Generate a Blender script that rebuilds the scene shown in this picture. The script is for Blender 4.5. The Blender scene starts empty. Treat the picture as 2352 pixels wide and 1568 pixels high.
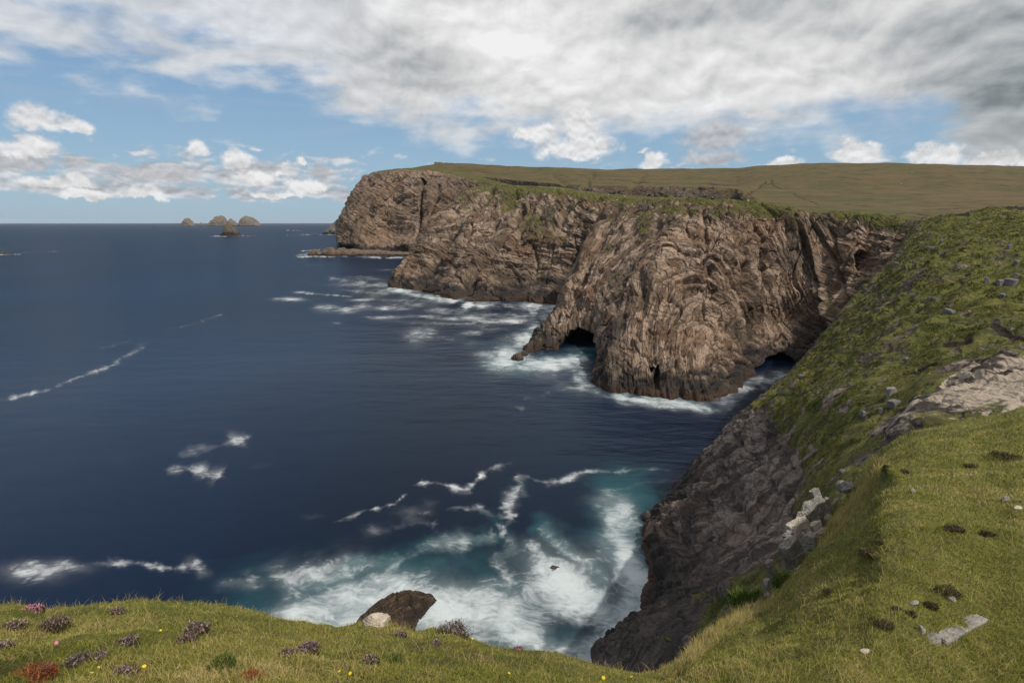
import bpy, math, random
import numpy as np
from mathutils import Vector

# ------------------------------------------------------------------ camera, world, sun
scene = bpy.context.scene
COL = scene.collection
F = 2352 * 20.0 / 36.0                 # focal length in photo units (2352 wide)
CX, CY, YH = 1176.0, 784.0, 511.0      # picture centre, row of the sea horizon
PITCH = math.atan((CY - YH) / F)
CP, SP = math.cos(PITCH), math.sin(PITCH)
CAM = np.array([0.0, 0.0, 70.0])
cam_d = bpy.data.cameras.new("camera"); cam = bpy.data.objects.new("camera", cam_d); COL.objects.link(cam)
cam_d.lens = 20.0; cam_d.sensor_width = 36.0; cam_d.clip_start = 0.05; cam_d.clip_end = 400000.0
cam.location = CAM; cam.rotation_euler = (math.pi / 2 - PITCH, 0, 0)
scene.camera = cam
scene.view_settings.view_transform = 'Standard'; scene.view_settings.look = 'None'
scene.view_settings.exposure = 0.0; scene.view_settings.gamma = 1.0; scene.view_settings.use_curve_mapping = False
scene.cycles.max_bounces = 6; scene.cycles.diffuse_bounces = 3; scene.cycles.glossy_bounces = 2
scene.cycles.volume_bounces = 0; scene.cycles.use_denoising = True

SUN_EL, SUN_AZ, SUN_STR, SKY_STR = 52.0, 134.0, 3.7, 0.1     # azimuth measured clockwise from the view direction (+Y)
a, e = math.radians(SUN_AZ), math.radians(SUN_EL)
sdir = Vector((math.sin(a) * math.cos(e), math.cos(a) * math.cos(e), math.sin(e)))
sun_d = bpy.data.lights.new("sun", 'SUN'); sun = bpy.data.objects.new("sun", sun_d); COL.objects.link(sun)
sun_d.energy = SUN_STR; sun_d.angle = math.radians(0.8); sun_d.color = (1.0, 0.93, 0.83)
sun.rotation_euler = (-sdir).to_track_quat('-Z', 'Y').to_euler()


class S:
    """A tiny expression layer over Math nodes."""
    def __init__(s, t, o): s.t, s.o = t, o
    def _m(s, op, b=None, c=None, clamp=False):
        n = s.t.nodes.new('ShaderNodeMath'); n.operation = op; n.use_clamp = clamp
        for i, v in enumerate((s, b, c)):
            if v is None: continue
            if isinstance(v, S): s.t.links.new(v.o, n.inputs[i])
            else: n.inputs[i].default_value = v
        return S(s.t, n.outputs[0])
    def __add__(s, b): return s._m('ADD', b)
    def __radd__(s, b): return s._m('ADD', b)
    def __sub__(s, b): return s._m('SUBTRACT', b)
    def __rsub__(s, b): return S.val(s.t, b)._m('SUBTRACT', s)
    def __mul__(s, b): return s._m('MULTIPLY', b)
    def __rmul__(s, b): return s._m('MULTIPLY', b)
    def __truediv__(s, b): return s._m('DIVIDE', b)
    def max(s, b): return s._m('MAXIMUM', b)
    def min(s, b): return s._m('MINIMUM', b)
    def clamp(s): return s._m('ADD', 0.0, clamp=True)
    def pow(s, b): return s._m('POWER', b)
    def step(s, lo, hi, smooth=True):
        n = s.t.nodes.new('ShaderNodeMapRange'); n.interpolation_type = 'SMOOTHSTEP' if smooth else 'LINEAR'
        s.t.links.new(s.o, n.inputs[0]); n.inputs[1].default_value = lo; n.inputs[2].default_value = hi
        return S(s.t, n.outputs[0])
    @staticmethod
    def val(t, v):
        n = t.nodes.new('ShaderNodeValue'); n.outputs[0].default_value = v; return S(t, n.outputs[0])


def link(t, src, dst):
    if isinstance(src, S): src = src.o
    if hasattr(src, 'links'): t.links.new(src, dst)
    else: dst.default_value = src
def noise(t, vec, scale, detail=4, rough=0.5, dist=0.0, out='Fac', nd='3D'):
    n = t.nodes.new('ShaderNodeTexNoise'); n.noise_dimensions = nd
    link(t, vec, n.inputs['Vector']); n.inputs['Scale'].default_value = scale
    n.inputs['Detail'].default_value = detail; n.inputs['Roughness'].default_value = rough
    n.inputs['Distortion'].default_value = dist
    return S(t, n.outputs[out])
def vmap(t, vec, scale=(1, 1, 1), loc=(0, 0, 0), rot=(0, 0, 0)):
    n = t.nodes.new('ShaderNodeMapping'); link(t, vec, n.inputs[0])
    n.inputs['Location'].default_value = loc; n.inputs['Rotation'].default_value = rot; n.inputs['Scale'].default_value = scale
    return n.outputs[0]
def mixc(t, f, a, b, mode='MIX'):
    n = t.nodes.new('ShaderNodeMix'); n.data_type = 'RGBA'; n.blend_type = mode
    link(t, f, n.inputs[0]); 
    for v, i in ((a, 6), (b, 7)):
        if isinstance(v, tuple): n.inputs[i].default_value = (*v[:3], 1)
        else: link(t, v, n.inputs[i])
    return n.outputs[2]
def attr(t, name, out='Fac'):
    n = t.nodes.new('ShaderNodeAttribute'); n.attribute_name = name; return n.outputs[out]
def comb(t, x, y, z):
    n = t.nodes.new('ShaderNodeCombineXYZ')
    for i, v in enumerate((x, y, z)): link(t, v, n.inputs[i])
    return n.outputs[0]
def vm(t, op, a, b=None, out=0):
    n = t.nodes.new('ShaderNodeVectorMath'); n.operation = op; link(t, a, n.inputs[0])
    if b is not None: link(t, b, n.inputs[1])
    return n.outputs[out]
def sep(t, v):
    n = t.nodes.new('ShaderNodeSeparateXYZ'); link(t, v, n.inputs[0]); return [S(t, o) for o in n.outputs]
def curve(t, fac, pts):
    n = t.nodes.new('ShaderNodeFloatCurve'); link(t, fac, n.inputs['Value']); c = n.mapping.curves[0]
    while len(c.points) < len(pts): c.points.new(0.5, 0.5)
    for p, (x, y) in zip(c.points, pts): p.location = (x, y)
    n.mapping.update(); return S(t, n.outputs[0])


def ray(x, y):
    u = (np.asarray(x, float) - CX) / F; w = (CY - np.asarray(y, float)) / F
    return np.stack([u, CP + w * SP, -SP + w * CP], -1)
def azel(x, y):
    d = ray(x, y); d = d / np.linalg.norm(d)
    return math.degrees(math.atan2(d[0], d[1])), math.degrees(math.asin(d[2]))


world = bpy.data.worlds.new("World"); scene.world = world; world.use_nodes = True
T = world.node_tree; T.nodes.clear()
wout = T.nodes.new('ShaderNodeOutputWorld'); bg = T.nodes.new('ShaderNodeBackground'); T.links.new(bg.outputs[0], wout.inputs[0])
bg.inputs[1].default_value = SKY_STR
sky = T.nodes.new('ShaderNodeTexSky'); sky.sky_type = 'NISHITA'; sky.sun_disc = False
sky.sun_elevation = e; sky.sun_rotation = a; sky.air_density = 1.0; sky.dust_density = 0.6; sky.ozone_density = 1.6
tc = T.nodes.new('ShaderNodeTexCoord'); DIR = tc.outputs['Generated']
dx, dy, dz = sep(T, DIR)
az = dx._m('ARCTAN2', dy) * 57.2958
el = dz._m('ARCSINE') * 57.2958
# blue sky, brighter and paler near the horizon than the bare model
col = mixc(T, el.step(0.0, 20.0) * 0.55, (3.0, 4.7, 6.2), (0.80, 2.3, 5.4))
col = mixc(T, 0.82, sky.outputs[0], col)
den = dz.max(0.0) + 0.20
q = comb(T, dx / den, dy / den, 0.0)
nw = noise(T, q, 0.55, 3, 0.5, 0.0, 'Color')
qw = vm(T, 'ADD', q, vm(T, 'MULTIPLY', nw, (0.9, 0.9, 0.0)))
nA = noise(T, qw, 2.3, 9, 0.52, 0.0)
nB = noise(T, vmap(T, qw, (1.0, 1.0, 1), (4.1, 2.2, 0)), 0.55, 4, 0.5)
# edge of the cloud deck, as an elevation for each azimuth
pts = []
for x, y in [(-300, 60), (0, 120), (300, 165), (500, 185), (650, 215), (800, 228), (1000, 240), (1200, 250), (1350, 250), (1500, 240), (1650, 245), (1800, 225), (2000, 200), (2200, 240), (2352, 320), (2600, 350)]:
    A, E = azel(x, y); pts.append(((A + 60) / 120, E / 40))
edge = curve(T, (az + 60) / 120, pts) * 40.0
k = az.step(-22, -8)                       # ragged to the left, firm to the right
cov = (el - edge) / 2.2 + (noise(T, comb(T, az * 0.11, el * 0.22, 9.0), 1.5, 8, 0.55) - 0.5) * 5.0 + (nA - 0.5) * (7.0 - k * 4.5) + (nB - 0.5) * 5.0 * (1.0 - k) + k * 1.3
deck = cov.step(-0.6, 1.5)
deck = deck * (0.80 + k * 0.20)
nC = noise(T, vmap(T, qw, (1, 1, 1), (0.06, 0.11, 0)), 2.3, 9, 0.52)
relief = (nA - nC)
big = noise(T, q, 0.42, 3, 0.5)
pz = comb(T, az * 0.13, el * 0.20, 5.0); pzw = vm(T, 'ADD', pz, vm(T, 'MULTIPLY', noise(T, pz, 0.8, 2, 0.5, 0, 'Color'), (0.6, 0.6, 0)))
nP = noise(T, pzw, 1.3, 7, 0.5, 0.0); nQ = noise(T, vmap(T, pzw, (1, 1, 1), (0.04, -0.14, 0)), 1.3, 7, 0.5, 0.0)
lum = 7.3 + relief * 2.5 + (nP - nQ) * 11.0 + (big - 0.5) * 3.0 + (nA - 0.5) * 1.0
def spot(x, y, rx, ry, soft=1.0):          # 1 at the centre of a soft ellipse of sky
    A, E = azel(x, y); k2 = math.degrees(1 / F) * 0.85
    u = (az - A) / (rx * k2); v = (el - E) / (ry * k2)
    return (1.0 - (u * u + v * v)._m('SQRT') + (nB - 0.5) * 0.8 + (nA - 0.5) * 0.9).step(0.0, 0.9 * soft)
lum = lum - spot(930, 150, 260, 110) * 2.4 - spot(1650, 30, 420, 90) * 2.4 - spot(2400, 200, 330, 300, 1.4) * 4.4 - spot(2080, 120, 360, 260, 1.4) * 1.4
lum = lum + spot(1150, 60, 330, 160) * 1.0 + spot(560, 60, 260, 120) * 0.6 + spot(1350, 200, 300, 80) * 0.5
lum = lum.max(2.4).min(8.8)
tint = mixc(T, lum.step(2.0, 7.0), (0.86, 0.97, 1.03), (1.0, 1.0, 1.0))
lumc = vm(T, 'SCALE', tint); lumc.node.inputs['Scale'].default_value = 1.0; link(T, lum, lumc.node.inputs['Scale'])
# thin streaks of high veil in the blue
st = noise(T, comb(T, az * 0.045, el * 0.55, 3.3), 1.0, 6, 0.55, 0.6)
veil = st.step(0.5, 0.75) * el.step(3.0, 7.0) * (1.0 - el.step(15.0, 22.0)) * 0.40
col = mixc(T, veil, col, (4.2, 4.7, 5.9))
# low banks of cloud over the sea horizon
pc = comb(T, az * 0.26, el * 0.62, 1.7)
nb1 = noise(T, pc, 1.5, 7, 0.52, 0.25); nb2 = noise(T, vmap(T, pc, (1, 1, 1), (0.05, -0.16, 0)), 1.5, 7, 0.52, 0.25)
bandm = el.step(1.4, 2.6) * (1.0 - el.step(3.2, 7.8)) * (1.0 - az.step(-19, -6) * 0.55)
bank = (nb1 + bandm * 0.30 - 0.2).step(0.42, 0.60) * bandm.step(0.0, 0.3)
bl = (5.4 + (nb1 - nb2) * 14.0 + (nb1 - 0.5) * 3.0).max(3.6).min(8.6)
bcol = vm(T, 'SCALE', (0.96, 0.98, 1.03)); link(T, bl, bcol.node.inputs['Scale'])
col = mixc(T, bank * 0.85, col, bcol)
# single cumulus heaps
wv = noise(T, comb(T, az * 0.5, el * 0.5, 0.0), 1.0, 6, 0.58, 0.0, 'Color')
wx, wy, wz = sep(T, wv)
fine = noise(T, comb(T, az * 0.5, el * 0.6, 2.0), 1.0, 7, 0.55)
fine2 = noise(T, comb(T, az * 0.5, el * 0.6 + 0.22, 2.0), 1.0, 7, 0.55)
azw = az + (wx - 0.5) * 2.6; elw = el + (wy - 0.5) * 2.2
def heaps(lst):
    m = None
    for x, y, rx, ry in lst:
        A, E = azel(x, y); k2 = math.degrees(1 / F) * 0.88
        u = (azw - A) * (1 / (rx * k2)); v = (elw - E) * (1 / (ry * k2)); v = v.max(v * -1.9)
        d = 1.0 - (u * u + v * v)._m('SQRT')
        m = d if m is None else m.max(d)
    return m
white = [(1332, 305, 62, 72), (1320, 345, 125, 52), (1228, 312, 80, 36), (1965, 360, 62, 42), (2145, 362, 60, 34), (2285, 372, 75, 28), (1500, 376, 40, 28),
         (1790, 376, 60, 18), (1478, 350, 14, 8), (85, 285, 55, 40), (165, 290, 46, 28), (55, 345, 70, 32), (452, 345, 34, 34), (548, 372, 46, 34), (655, 400, 36, 34), (700, 432, 60, 26),
         (590, 410, 60, 24), (130, 420, 90, 20), (330, 448, 60, 20), (640, 446, 80, 18), (200, 448, 60, 18), (690, 368, 16, 12)]
grey = [(1650, 322, 120, 58), (1640, 365, 90, 26), (275, 390, 42, 20), (370, 402, 80, 34), (172, 382, 34, 14), (735, 405, 38, 28), (60, 372, 80, 30), (600, 392, 70, 24)]
mg = (heaps(grey) + (fine - 0.5) * 0.9).step(0.0, 0.6)
mw = (heaps(white) + (fine - 0.5) * 0.9).step(0.0, 0.5)
gl = (4.9 + (fine - fine2) * 9.0).max(3.4).min(8.0); wl = (7.2 + (fine - fine2) * 12.0 + mw * 0.6).max(4.4).min(8.9)
gc = vm(T, 'SCALE', (1.0, 0.99, 1.03)); link(T, gl, gc.node.inputs['Scale'])
wc = vm(T, 'SCALE', (1.0, 0.99, 0.99)); link(T, wl, wc.node.inputs['Scale'])
col = mixc(T, deck, col, lumc)
col = mixc(T, mg * 0.8, col, gc); col = mixc(T, mw * 0.93, col, wc)
T.links.new(col, bg.inputs[0])

# ------------------------------------------------------------------ numeric helpers
def sea_pt(x, y, z=0.0):
    d = ray(x, y); t = (z - CAM[2]) / d[..., 2]; return CAM + d * t[..., None]
def P(x, y, t): return CAM + ray(x, y) * t
def PY(x, y, Y): d = ray(x, y); return CAM + d * (Y / d[1])
def proj(Q):
    R = Q - CAM; zc = R[..., 1] * CP - R[..., 2] * SP; yc = R[..., 1] * SP + R[..., 2] * CP
    zc = np.where(zc < 1e-3, 1e-3, zc)
    return CX + F * R[..., 0] / zc, CY - F * yc / zc, zc

def _h(ix, iy, iz, seed):
    h = ix * np.uint32(374761393) + iy * np.uint32(668265263) + iz * np.uint32(2147483647) + np.uint32(seed * 974711 + 1013)
    h = (h ^ (h >> np.uint32(13))) * np.uint32(1274126177); h ^= h >> np.uint32(16); h = h * np.uint32(2246822519); return h ^ (h >> np.uint32(15))
def gn(Q, seed=0):
    sh = Q.shape[:-1]; Q = Q.reshape(-1, 3); out = np.empty(len(Q), np.float32)
    for s in range(0, len(Q), 400000):
        q = Q[s:s + 400000]; f = np.floor(q); r = (q - f).astype(np.float32); i = f.astype(np.int64).astype(np.uint32)
        w = r * r * r * (r * (r * 6 - 15) + 10); acc = 0
        for cx in (0, 1):
            for cy in (0, 1):
                for cz in (0, 1):
                    h = _h(i[:, 0] + np.uint32(cx), i[:, 1] + np.uint32(cy), i[:, 2] + np.uint32(cz), seed)
                    g0 = (h & np.uint32(1023)).astype(np.float32) / 511.5 - 1; g1 = ((h >> np.uint32(10)) & np.uint32(1023)).astype(np.float32) / 511.5 - 1
                    g2 = ((h >> np.uint32(20)) & np.uint32(1023)).astype(np.float32) / 511.5 - 1
                    d = g0 * (r[:, 0] - cx) + g1 * (r[:, 1] - cy) + g2 * (r[:, 2] - cz)
                    acc = acc + d * (w[:, 0] if cx else 1 - w[:, 0]) * (w[:, 1] if cy else 1 - w[:, 1]) * (w[:, 2] if cz else 1 - w[:, 2])
        out[s:s + 400000] = acc * 1.3
    return out.reshape(sh)
def fbm(Q, o=4, seed=0, g=0.5):
    r = 0; a = 1.0; s = 0
    for k in range(o): r = r + a * gn(Q * (2.03 ** k) + 17.3 * k, seed + k); s += a; a *= g
    return r / s
def rid(Q, o=4, seed=0, g=0.5):
    r = 0; a = 1.0; s = 0
    for k in range(o): r = r + a * (1 - 2.2 * np.abs(gn(Q * (2.03 ** k) + 9.1 * k, seed + k))); s += a; a *= g
    return r / s
def sst(x, lo, hi): t = np.clip((x - lo) / (hi - lo), 0, 1); return t * t * (3 - 2 * t)
def terr(x, k, s=0.25):
    f = np.floor(x * k); r = x * k - f; return (f + np.clip((r - 0.5) / (2 * s) + 0.5, 0, 1)) / k
def blob(px, py, cx, cy, rx, ry, rot=0.0):
    c, s = math.cos(math.radians(rot)), math.sin(math.radians(rot)); u = (px - cx) * c + (py - cy) * s; v = -(px - cx) * s + (py - cy) * c
    return np.exp(-((u / rx) ** 2 + (v / ry) ** 2))
def inpoly(px, py, poly):
    r = np.zeros(px.shape, bool); n = len(poly)
    for i in range(n):
        x0, y0 = poly[i]; x1, y1 = poly[(i + 1) % n]
        if y0 == y1: continue
        c = ((y0 > py) != (y1 > py)) & (px < (x1 - x0) * (py - y0) / (y1 - y0) + x0); r ^= c
    return r
def dseg(px, py, pts, sx=1.0):
    """distance to a polyline and the fraction along it"""
    best = np.full(px.shape, 1e9, np.float32); fr = np.zeros(px.shape, np.float32); n = len(pts) - 1
    for i in range(n):
        (x0, y0), (x1, y1) = pts[i], pts[i + 1]; ax, ay = (x1 - x0) / sx, y1 - y0; L = ax * ax + ay * ay + 1e-9
        t = np.clip(((px - x0) / sx * ax + (py - y0) * ay) / L, 0, 1)
        d = np.hypot((px - x0) / sx - t * ax, (py - y0) - t * ay); m = d < best; best[m] = d[m]; fr[m] = (i + t[m]) / n
    return best, fr

def hermite(C, u):
    """C (n,...) control values, u sample parameters in [0,n-1]; monotone tangents"""
    n = len(C); D = np.diff(C, axis=0); M = np.zeros_like(C)
    a, b = D[:-1], D[1:]; same = a * b > 0
    with np.errstate(divide='ignore', invalid='ignore'): hm = 2 * a * b / (a + b)
    M[1:-1] = np.where(same, hm, (a + b) * 0.25); M[0] = D[0]; M[-1] = D[-1]
    i = np.clip(np.floor(u).astype(int), 0, n - 2); t = (u - i).reshape((-1,) + (1,) * (C.ndim - 1))
    h00 = 2 * t ** 3 - 3 * t ** 2 + 1; h10 = t ** 3 - 2 * t ** 2 + t; h01 = -2 * t ** 3 + 3 * t ** 2; h11 = t ** 3 - t ** 2
    return h00 * C[i] + h10 * M[i] + h01 * C[i + 1] + h11 * M[i + 1]
def params(C, n, mn=0.004):
    px, py, _ = proj(C); px = np.clip(px, -300, 2650); py = np.clip(py, 200, 1800)
    L = np.hypot(np.diff(px, axis=0), np.diff(py, axis=0)); L = L.max(axis=1) * 0.6 + L.mean(axis=1) * 0.4
    L = L / L.sum() + mn; cum = np.concatenate([[0], np.cumsum(L)]); cum /= cum[-1]
    return np.interp(np.linspace(0, 1, n), cum, np.arange(len(C)))
def loft(C, nr, nc):
    """C (R,K,3) control net -> dense grid (nr,nc,3)"""
    C = np.asarray(C, float); ur = params(C, nr); uc = params(np.swapaxes(C, 0, 1), nc)
    G = hermite(C, ur); G = np.swapaxes(hermite(np.swapaxes(G, 0, 1), uc), 0, 1)
    return G, ur, uc
def normals(G):
    a = np.gradient(G, axis=0); b = np.gradient(G, axis=1); n = np.cross(a, b); n /= np.linalg.norm(n, axis=-1, keepdims=True) + 1e-12; return n

def mesh_from(name, V, Fq, mat, attrs=None, smooth=True):
    m = bpy.data.meshes.new(name); V = np.ascontiguousarray(V, np.float32).reshape(-1, 3); Fq = np.ascontiguousarray(Fq, np.int32); k = Fq.shape[1]
    m.vertices.add(len(V)); m.vertices.foreach_set('co', V.ravel())
    m.loops.add(Fq.size); m.loops.foreach_set('vertex_index', Fq.ravel())
    m.polygons.add(len(Fq)); m.polygons.foreach_set('loop_start', np.arange(0, Fq.size, k, dtype=np.int32))
    try: m.polygons.foreach_set('loop_total', np.full(len(Fq), k, np.int32))
    except Exception: pass
    m.update(calc_edges=True)
    if smooth: m.polygons.foreach_set('use_smooth', np.ones(len(Fq), bool))
    for kx, v in (attrs or {}).items():
        v = np.ascontiguousarray(v, np.float32)
        if v.size == len(V): at = m.attributes.new(kx, 'FLOAT', 'POINT'); at.data.foreach_set('value', v.ravel())
        else: at = m.attributes.new(kx, 'FLOAT_VECTOR', 'POINT'); at.data.foreach_set('vector', v.ravel())
    if mat: m.materials.append(mat)
    m.validate(clean_customdata=False)
    return m
def put(name, mesh, parent=None, loc=None, kind=None, label=None, cat=None, group=None):
    o = bpy.data.objects.new(name, mesh); COL.objects.link(o)
    if loc is not None: o.location = loc
    if parent: o.parent = parent
    if kind: o['kind'] = kind
    if label: o['label'] = label
    if cat: o['category'] = cat
    if group: o['group'] = group
    return o
def grid_faces(nr, nc):
    i = np.arange(nr * nc).reshape(nr, nc)
    return np.stack([i[:-1, :-1], i[:-1, 1:], i[1:, 1:], i[1:, :-1]], -1).reshape(-1, 4)
def orient(G):
    n = normals(G); return n if (n * (CAM - G)).sum() > 0 else -n

def bedframe(nb):
    nb = np.array(nb, float); nb /= np.linalg.norm(nb); j = np.cross(nb, [0.3, 0.9, 0.2]); j /= np.linalg.norm(j); return nb, j, np.cross(nb, j)
def rock(G, nb=(0, 0, 1), L=40.0, big=1.0, lay=1.0, blk=1.0, fold=1.0, seed=0, c_fn=None, fine=0.5):
    """rock relief: buttresses, folded beds that step in and out, joints that break them to blocks.
    returns displacement in metres and the bedding coordinates"""
    n, j, k = bedframe(nb); W = np.stack([fbm(G / (L * 1.5) + s, 2, seed + s, 0.35) for s in (3, 40, 80)], -1) * L * 0.34 * fold
    Q = G + W
    c = (Q @ n) if c_fn is None else c_fn(Q); a_, b_ = Q @ j, Q @ k
    d = big * L * (0.12 * rid(Q / (L * 0.9), 3, seed + 1) + 0.05 * fbm(Q / (L * 0.35), 3, seed + 5))
    for p, am in ((L * 0.30, 0.030), (L * 0.13, 0.028), (L * 0.055, 0.019), (L * 0.022, 0.010)):
        v = gn(np.stack([c / p, a_ / (p * 11), b_ / (p * 11)], -1), seed + 11)
        d = d + lay * L * am * (terr(v, 2.0, 0.15) * 1.0 + v * 0.35)
    for p, am in ((L * 0.42, 0.055), (L * 0.16, 0.026), (L * 0.06, 0.015)):
        v = gn(np.stack([c / (p * 1.4), a_ / p, b_ / p], -1) + 5, seed + 23)
        d = d + blk * L * am * terr(v, 1.8, 0.15)
        cr = np.abs(gn(np.stack([c / (p * 4), a_ / (p * 0.9), b_ / (p * 0.9)], -1) + 8, seed + 29))
        d = d - blk * L * am * 1.4 * np.exp(-(cr / 0.05) ** 2)
    d = d + fine * L * 0.004 * fbm(Q / (L * 0.02), 2, seed + 31)
    return d - d.mean(), np.stack([c, a_, b_], -1)

# ------------------------------------------------------------------ materials
def new_mat(name):
    m = bpy.data.materials.new(name); m.use_nodes = True; t = m.node_tree; t.nodes.clear()
    o = t.nodes.new('ShaderNodeOutputMaterial'); b = t.nodes.new('ShaderNodeBsdfPrincipled'); t.links.new(b.outputs[0], o.inputs[0])
    b.inputs['Roughness'].default_value = 0.95; b.inputs['Specular IOR Level'].default_value = 0.2
    return m, t, b
def bump(t, b, h, dist, strength=1.0):
    n = t.nodes.new('ShaderNodeBump'); n.inputs['Distance'].default_value = dist; n.inputs['Strength'].default_value = strength
    link(t, h, n.inputs['Height']); t.links.new(n.outputs[0], b.inputs['Normal'])

def terrain_mat(name, L=40.0, rockc=((0.20, 0.135, 0.095), (0.33, 0.25, 0.19), (0.13, 0.10, 0.085)), rust=(0.17, 0.088, 0.048), vegc=((0.060, 0.064, 0.017), (0.092, 0.082, 0.027), (0.042, 0.036, 0.019)),
                soilc=((0.10, 0.06, 0.038), (0.40, 0.34, 0.26)), wet=9.0, vs=1.0, rustamt=0.5, bumpd=1.0):
    m, t, b = new_mat(name); geo = t.nodes.new('ShaderNodeNewGeometry'); pos = geo.outputs['Position']; bed = attr(t, 'bed', 'Vector')
    n1 = noise(t, pos, 1.0 / L * 1.3, 5, 0.6); n2 = noise(t, pos, 1.0 / L * 6, 5, 0.6)
    stripe = noise(t, vmap(t, bed, (1, 0.07, 0.07)), 1.0 / (L * 0.05), 5, 0.6)
    fine = noise(t, vmap(t, bed, (1, 0.5, 0.5)), 1.0 / (L * 0.012), 4, 0.6)
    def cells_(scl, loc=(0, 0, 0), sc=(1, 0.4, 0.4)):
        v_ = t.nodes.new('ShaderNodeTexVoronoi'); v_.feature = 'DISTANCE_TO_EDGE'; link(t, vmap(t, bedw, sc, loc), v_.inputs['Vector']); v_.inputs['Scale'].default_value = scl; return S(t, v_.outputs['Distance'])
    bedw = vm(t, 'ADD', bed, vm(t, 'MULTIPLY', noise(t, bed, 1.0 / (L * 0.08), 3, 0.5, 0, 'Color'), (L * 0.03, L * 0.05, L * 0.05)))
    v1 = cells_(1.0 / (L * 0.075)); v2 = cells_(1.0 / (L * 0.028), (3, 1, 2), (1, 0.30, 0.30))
    vcol = t.nodes.new('ShaderNodeTexVoronoi'); link(t, vmap(t, bedw, (1, 0.4, 0.4)), vcol.inputs['Vector']); vcol.inputs['Scale'].default_value = 1.0 / (L * 0.075)
    blkc = sep(t, vcol.outputs['Color'])[0]
    r = mixc(t, (stripe + (n2 - 0.5) * 0.4 + (blkc - 0.5) * 0.25).step(0.38, 0.64), rockc[0], rockc[1])
    r = mixc(t, (n1 + (stripe - 0.5) * 0.3).step(0.50, 0.66) * 0.7, r, rockc[2])
    r = mixc(t, (noise(t, vmap(t, pos, (1, 1, 1), (31, 7, 3)), 1.0 / L * 1.7, 5, 0.6) + (stripe - 0.5) * 0.3).step(0.52, 0.66) * rustamt, r, rust)
    r = mixc(t, (stripe + (fine - 0.5) * 0.5).step(0.62, 0.8) * 0.5, r, tuple(min(1, c * 1.45) for c in rockc[1]))
    vc = noise(t, pos, 1.0 / L * 18, 3, 0.5)
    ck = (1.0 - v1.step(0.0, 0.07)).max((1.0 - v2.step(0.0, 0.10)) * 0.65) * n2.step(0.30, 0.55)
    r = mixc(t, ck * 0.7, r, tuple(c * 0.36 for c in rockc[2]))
    r = mixc(t, fine.step(0.35, 0.7) * 0.3, r, mixc(t, 0.5, r, rockc[2]))
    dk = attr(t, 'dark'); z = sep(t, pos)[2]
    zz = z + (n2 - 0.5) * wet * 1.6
    wet_dark = (1.0 - zz.step(wet * 0.45, wet * 1.15)).max(S(t, dk) + (n2 - 0.5) * 0.4 * S(t, dk)).clamp()  # wet band near sea level, plus colour darkened in caves, gullies and dark faces
    r = mixc(t, wet_dark * 0.95, r, mixc(t, n2.step(0.35, 0.65), (0.016, 0.016, 0.017), (0.045, 0.036, 0.031)))
    r = mixc(t, (1.0 - (z + (n2 - 0.5) * wet * 0.7).step(wet * 0.08, wet * 0.34)) * 0.7, r, mixc(t, vc, (0.035, 0.022, 0.013), (0.085, 0.048, 0.026)))
    # bare earth and scree
    so = S(t, attr(t, 'soil')); sn = noise(t, vmap(t, bed, (1, 0.35, 0.35)), 1.0 / (0.9 * vs), 6, 0.7); sn2 = noise(t, pos, 1.0 / (5.0 * vs), 4, 0.6)
    sc = mixc(t, (sn * 0.75 + sn2 * 0.75 - 0.29 + (so - 0.85) * 0.5).step(0.45, 0.57), soilc[0], soilc[1])
    r = mixc(t, (so + (sn2 - 0.5) * 0.5).step(0.35, 0.55), r, sc)
    # turf, heath and moss
    g1 = noise(t, pos, 1.0 / (7.0 * vs), 5, 0.6); g2 = noise(t, pos, 1.0 / (0.8 * vs), 5, 0.65); g3 = noise(t, vmap(t, pos, (1, 1, 1), (3, 9, 1)), 1.0 / (2.6 * vs), 5, 0.6)
    g = mixc(t, (g1 + (g2 - 0.5) * 0.8).step(0.36, 0.64), vegc[0], vegc[1])
    g = mixc(t, (g3 + (g2 - 0.5) * 0.5).step(0.52, 0.66) * 0.75, g, vegc[2])
    g = mixc(t, g2.step(0.56, 0.75) * 0.35, g, tuple(c * 1.9 for c in vegc[1]))
    v = S(t, attr(t, 'veg')); nz = sep(t, geo.outputs['Normal'])[2]
    vm_ = (v + (n2 - 0.5) * 0.8 + (g2 - 0.5) * 0.5 + (nz - 0.45) * 0.8 + 0.06)
    vmask = vm_.step(0.42, 0.58)
    c = mixc(t, vmask, r, g)
    pt = S(t, attr(t, 'peat')); c = mixc(t, (pt + (g2 - 0.5) * 0.5).step(0.35, 0.6), c, (0.022, 0.015, 0.010))
    t.links.new(c, b.inputs['Base Color'])
    h = (fine * 0.20 + stripe * 0.7 + blkc * 0.35 + v1.min(0.15) * 2.0 + v2.min(0.15) * 1.0) * (1.0 - vmask) + g2 * 0.5 * vmask
    bump(t, b, h, L * 0.022 * bumpd, 1.0)
    return m

def terrain(name, G, mat, veg, bed, dark=None, soil=None, peat=None, kind='structure', **kw):
    nr, nc = G.shape[:2]; z = np.zeros((nr, nc), np.float32)
    n = normals(G); Fq = grid_faces(nr, nc)
    if (n * (CAM - G)).sum() < 0: Fq = Fq[:, ::-1]
    at = dict(veg=veg, bed=bed, dark=z if dark is None else dark, soil=z if soil is None else soil, peat=z if peat is None else peat)
    return put(name, mesh_from(name, G, Fq, mat, at), kind=kind, **kw)

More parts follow.
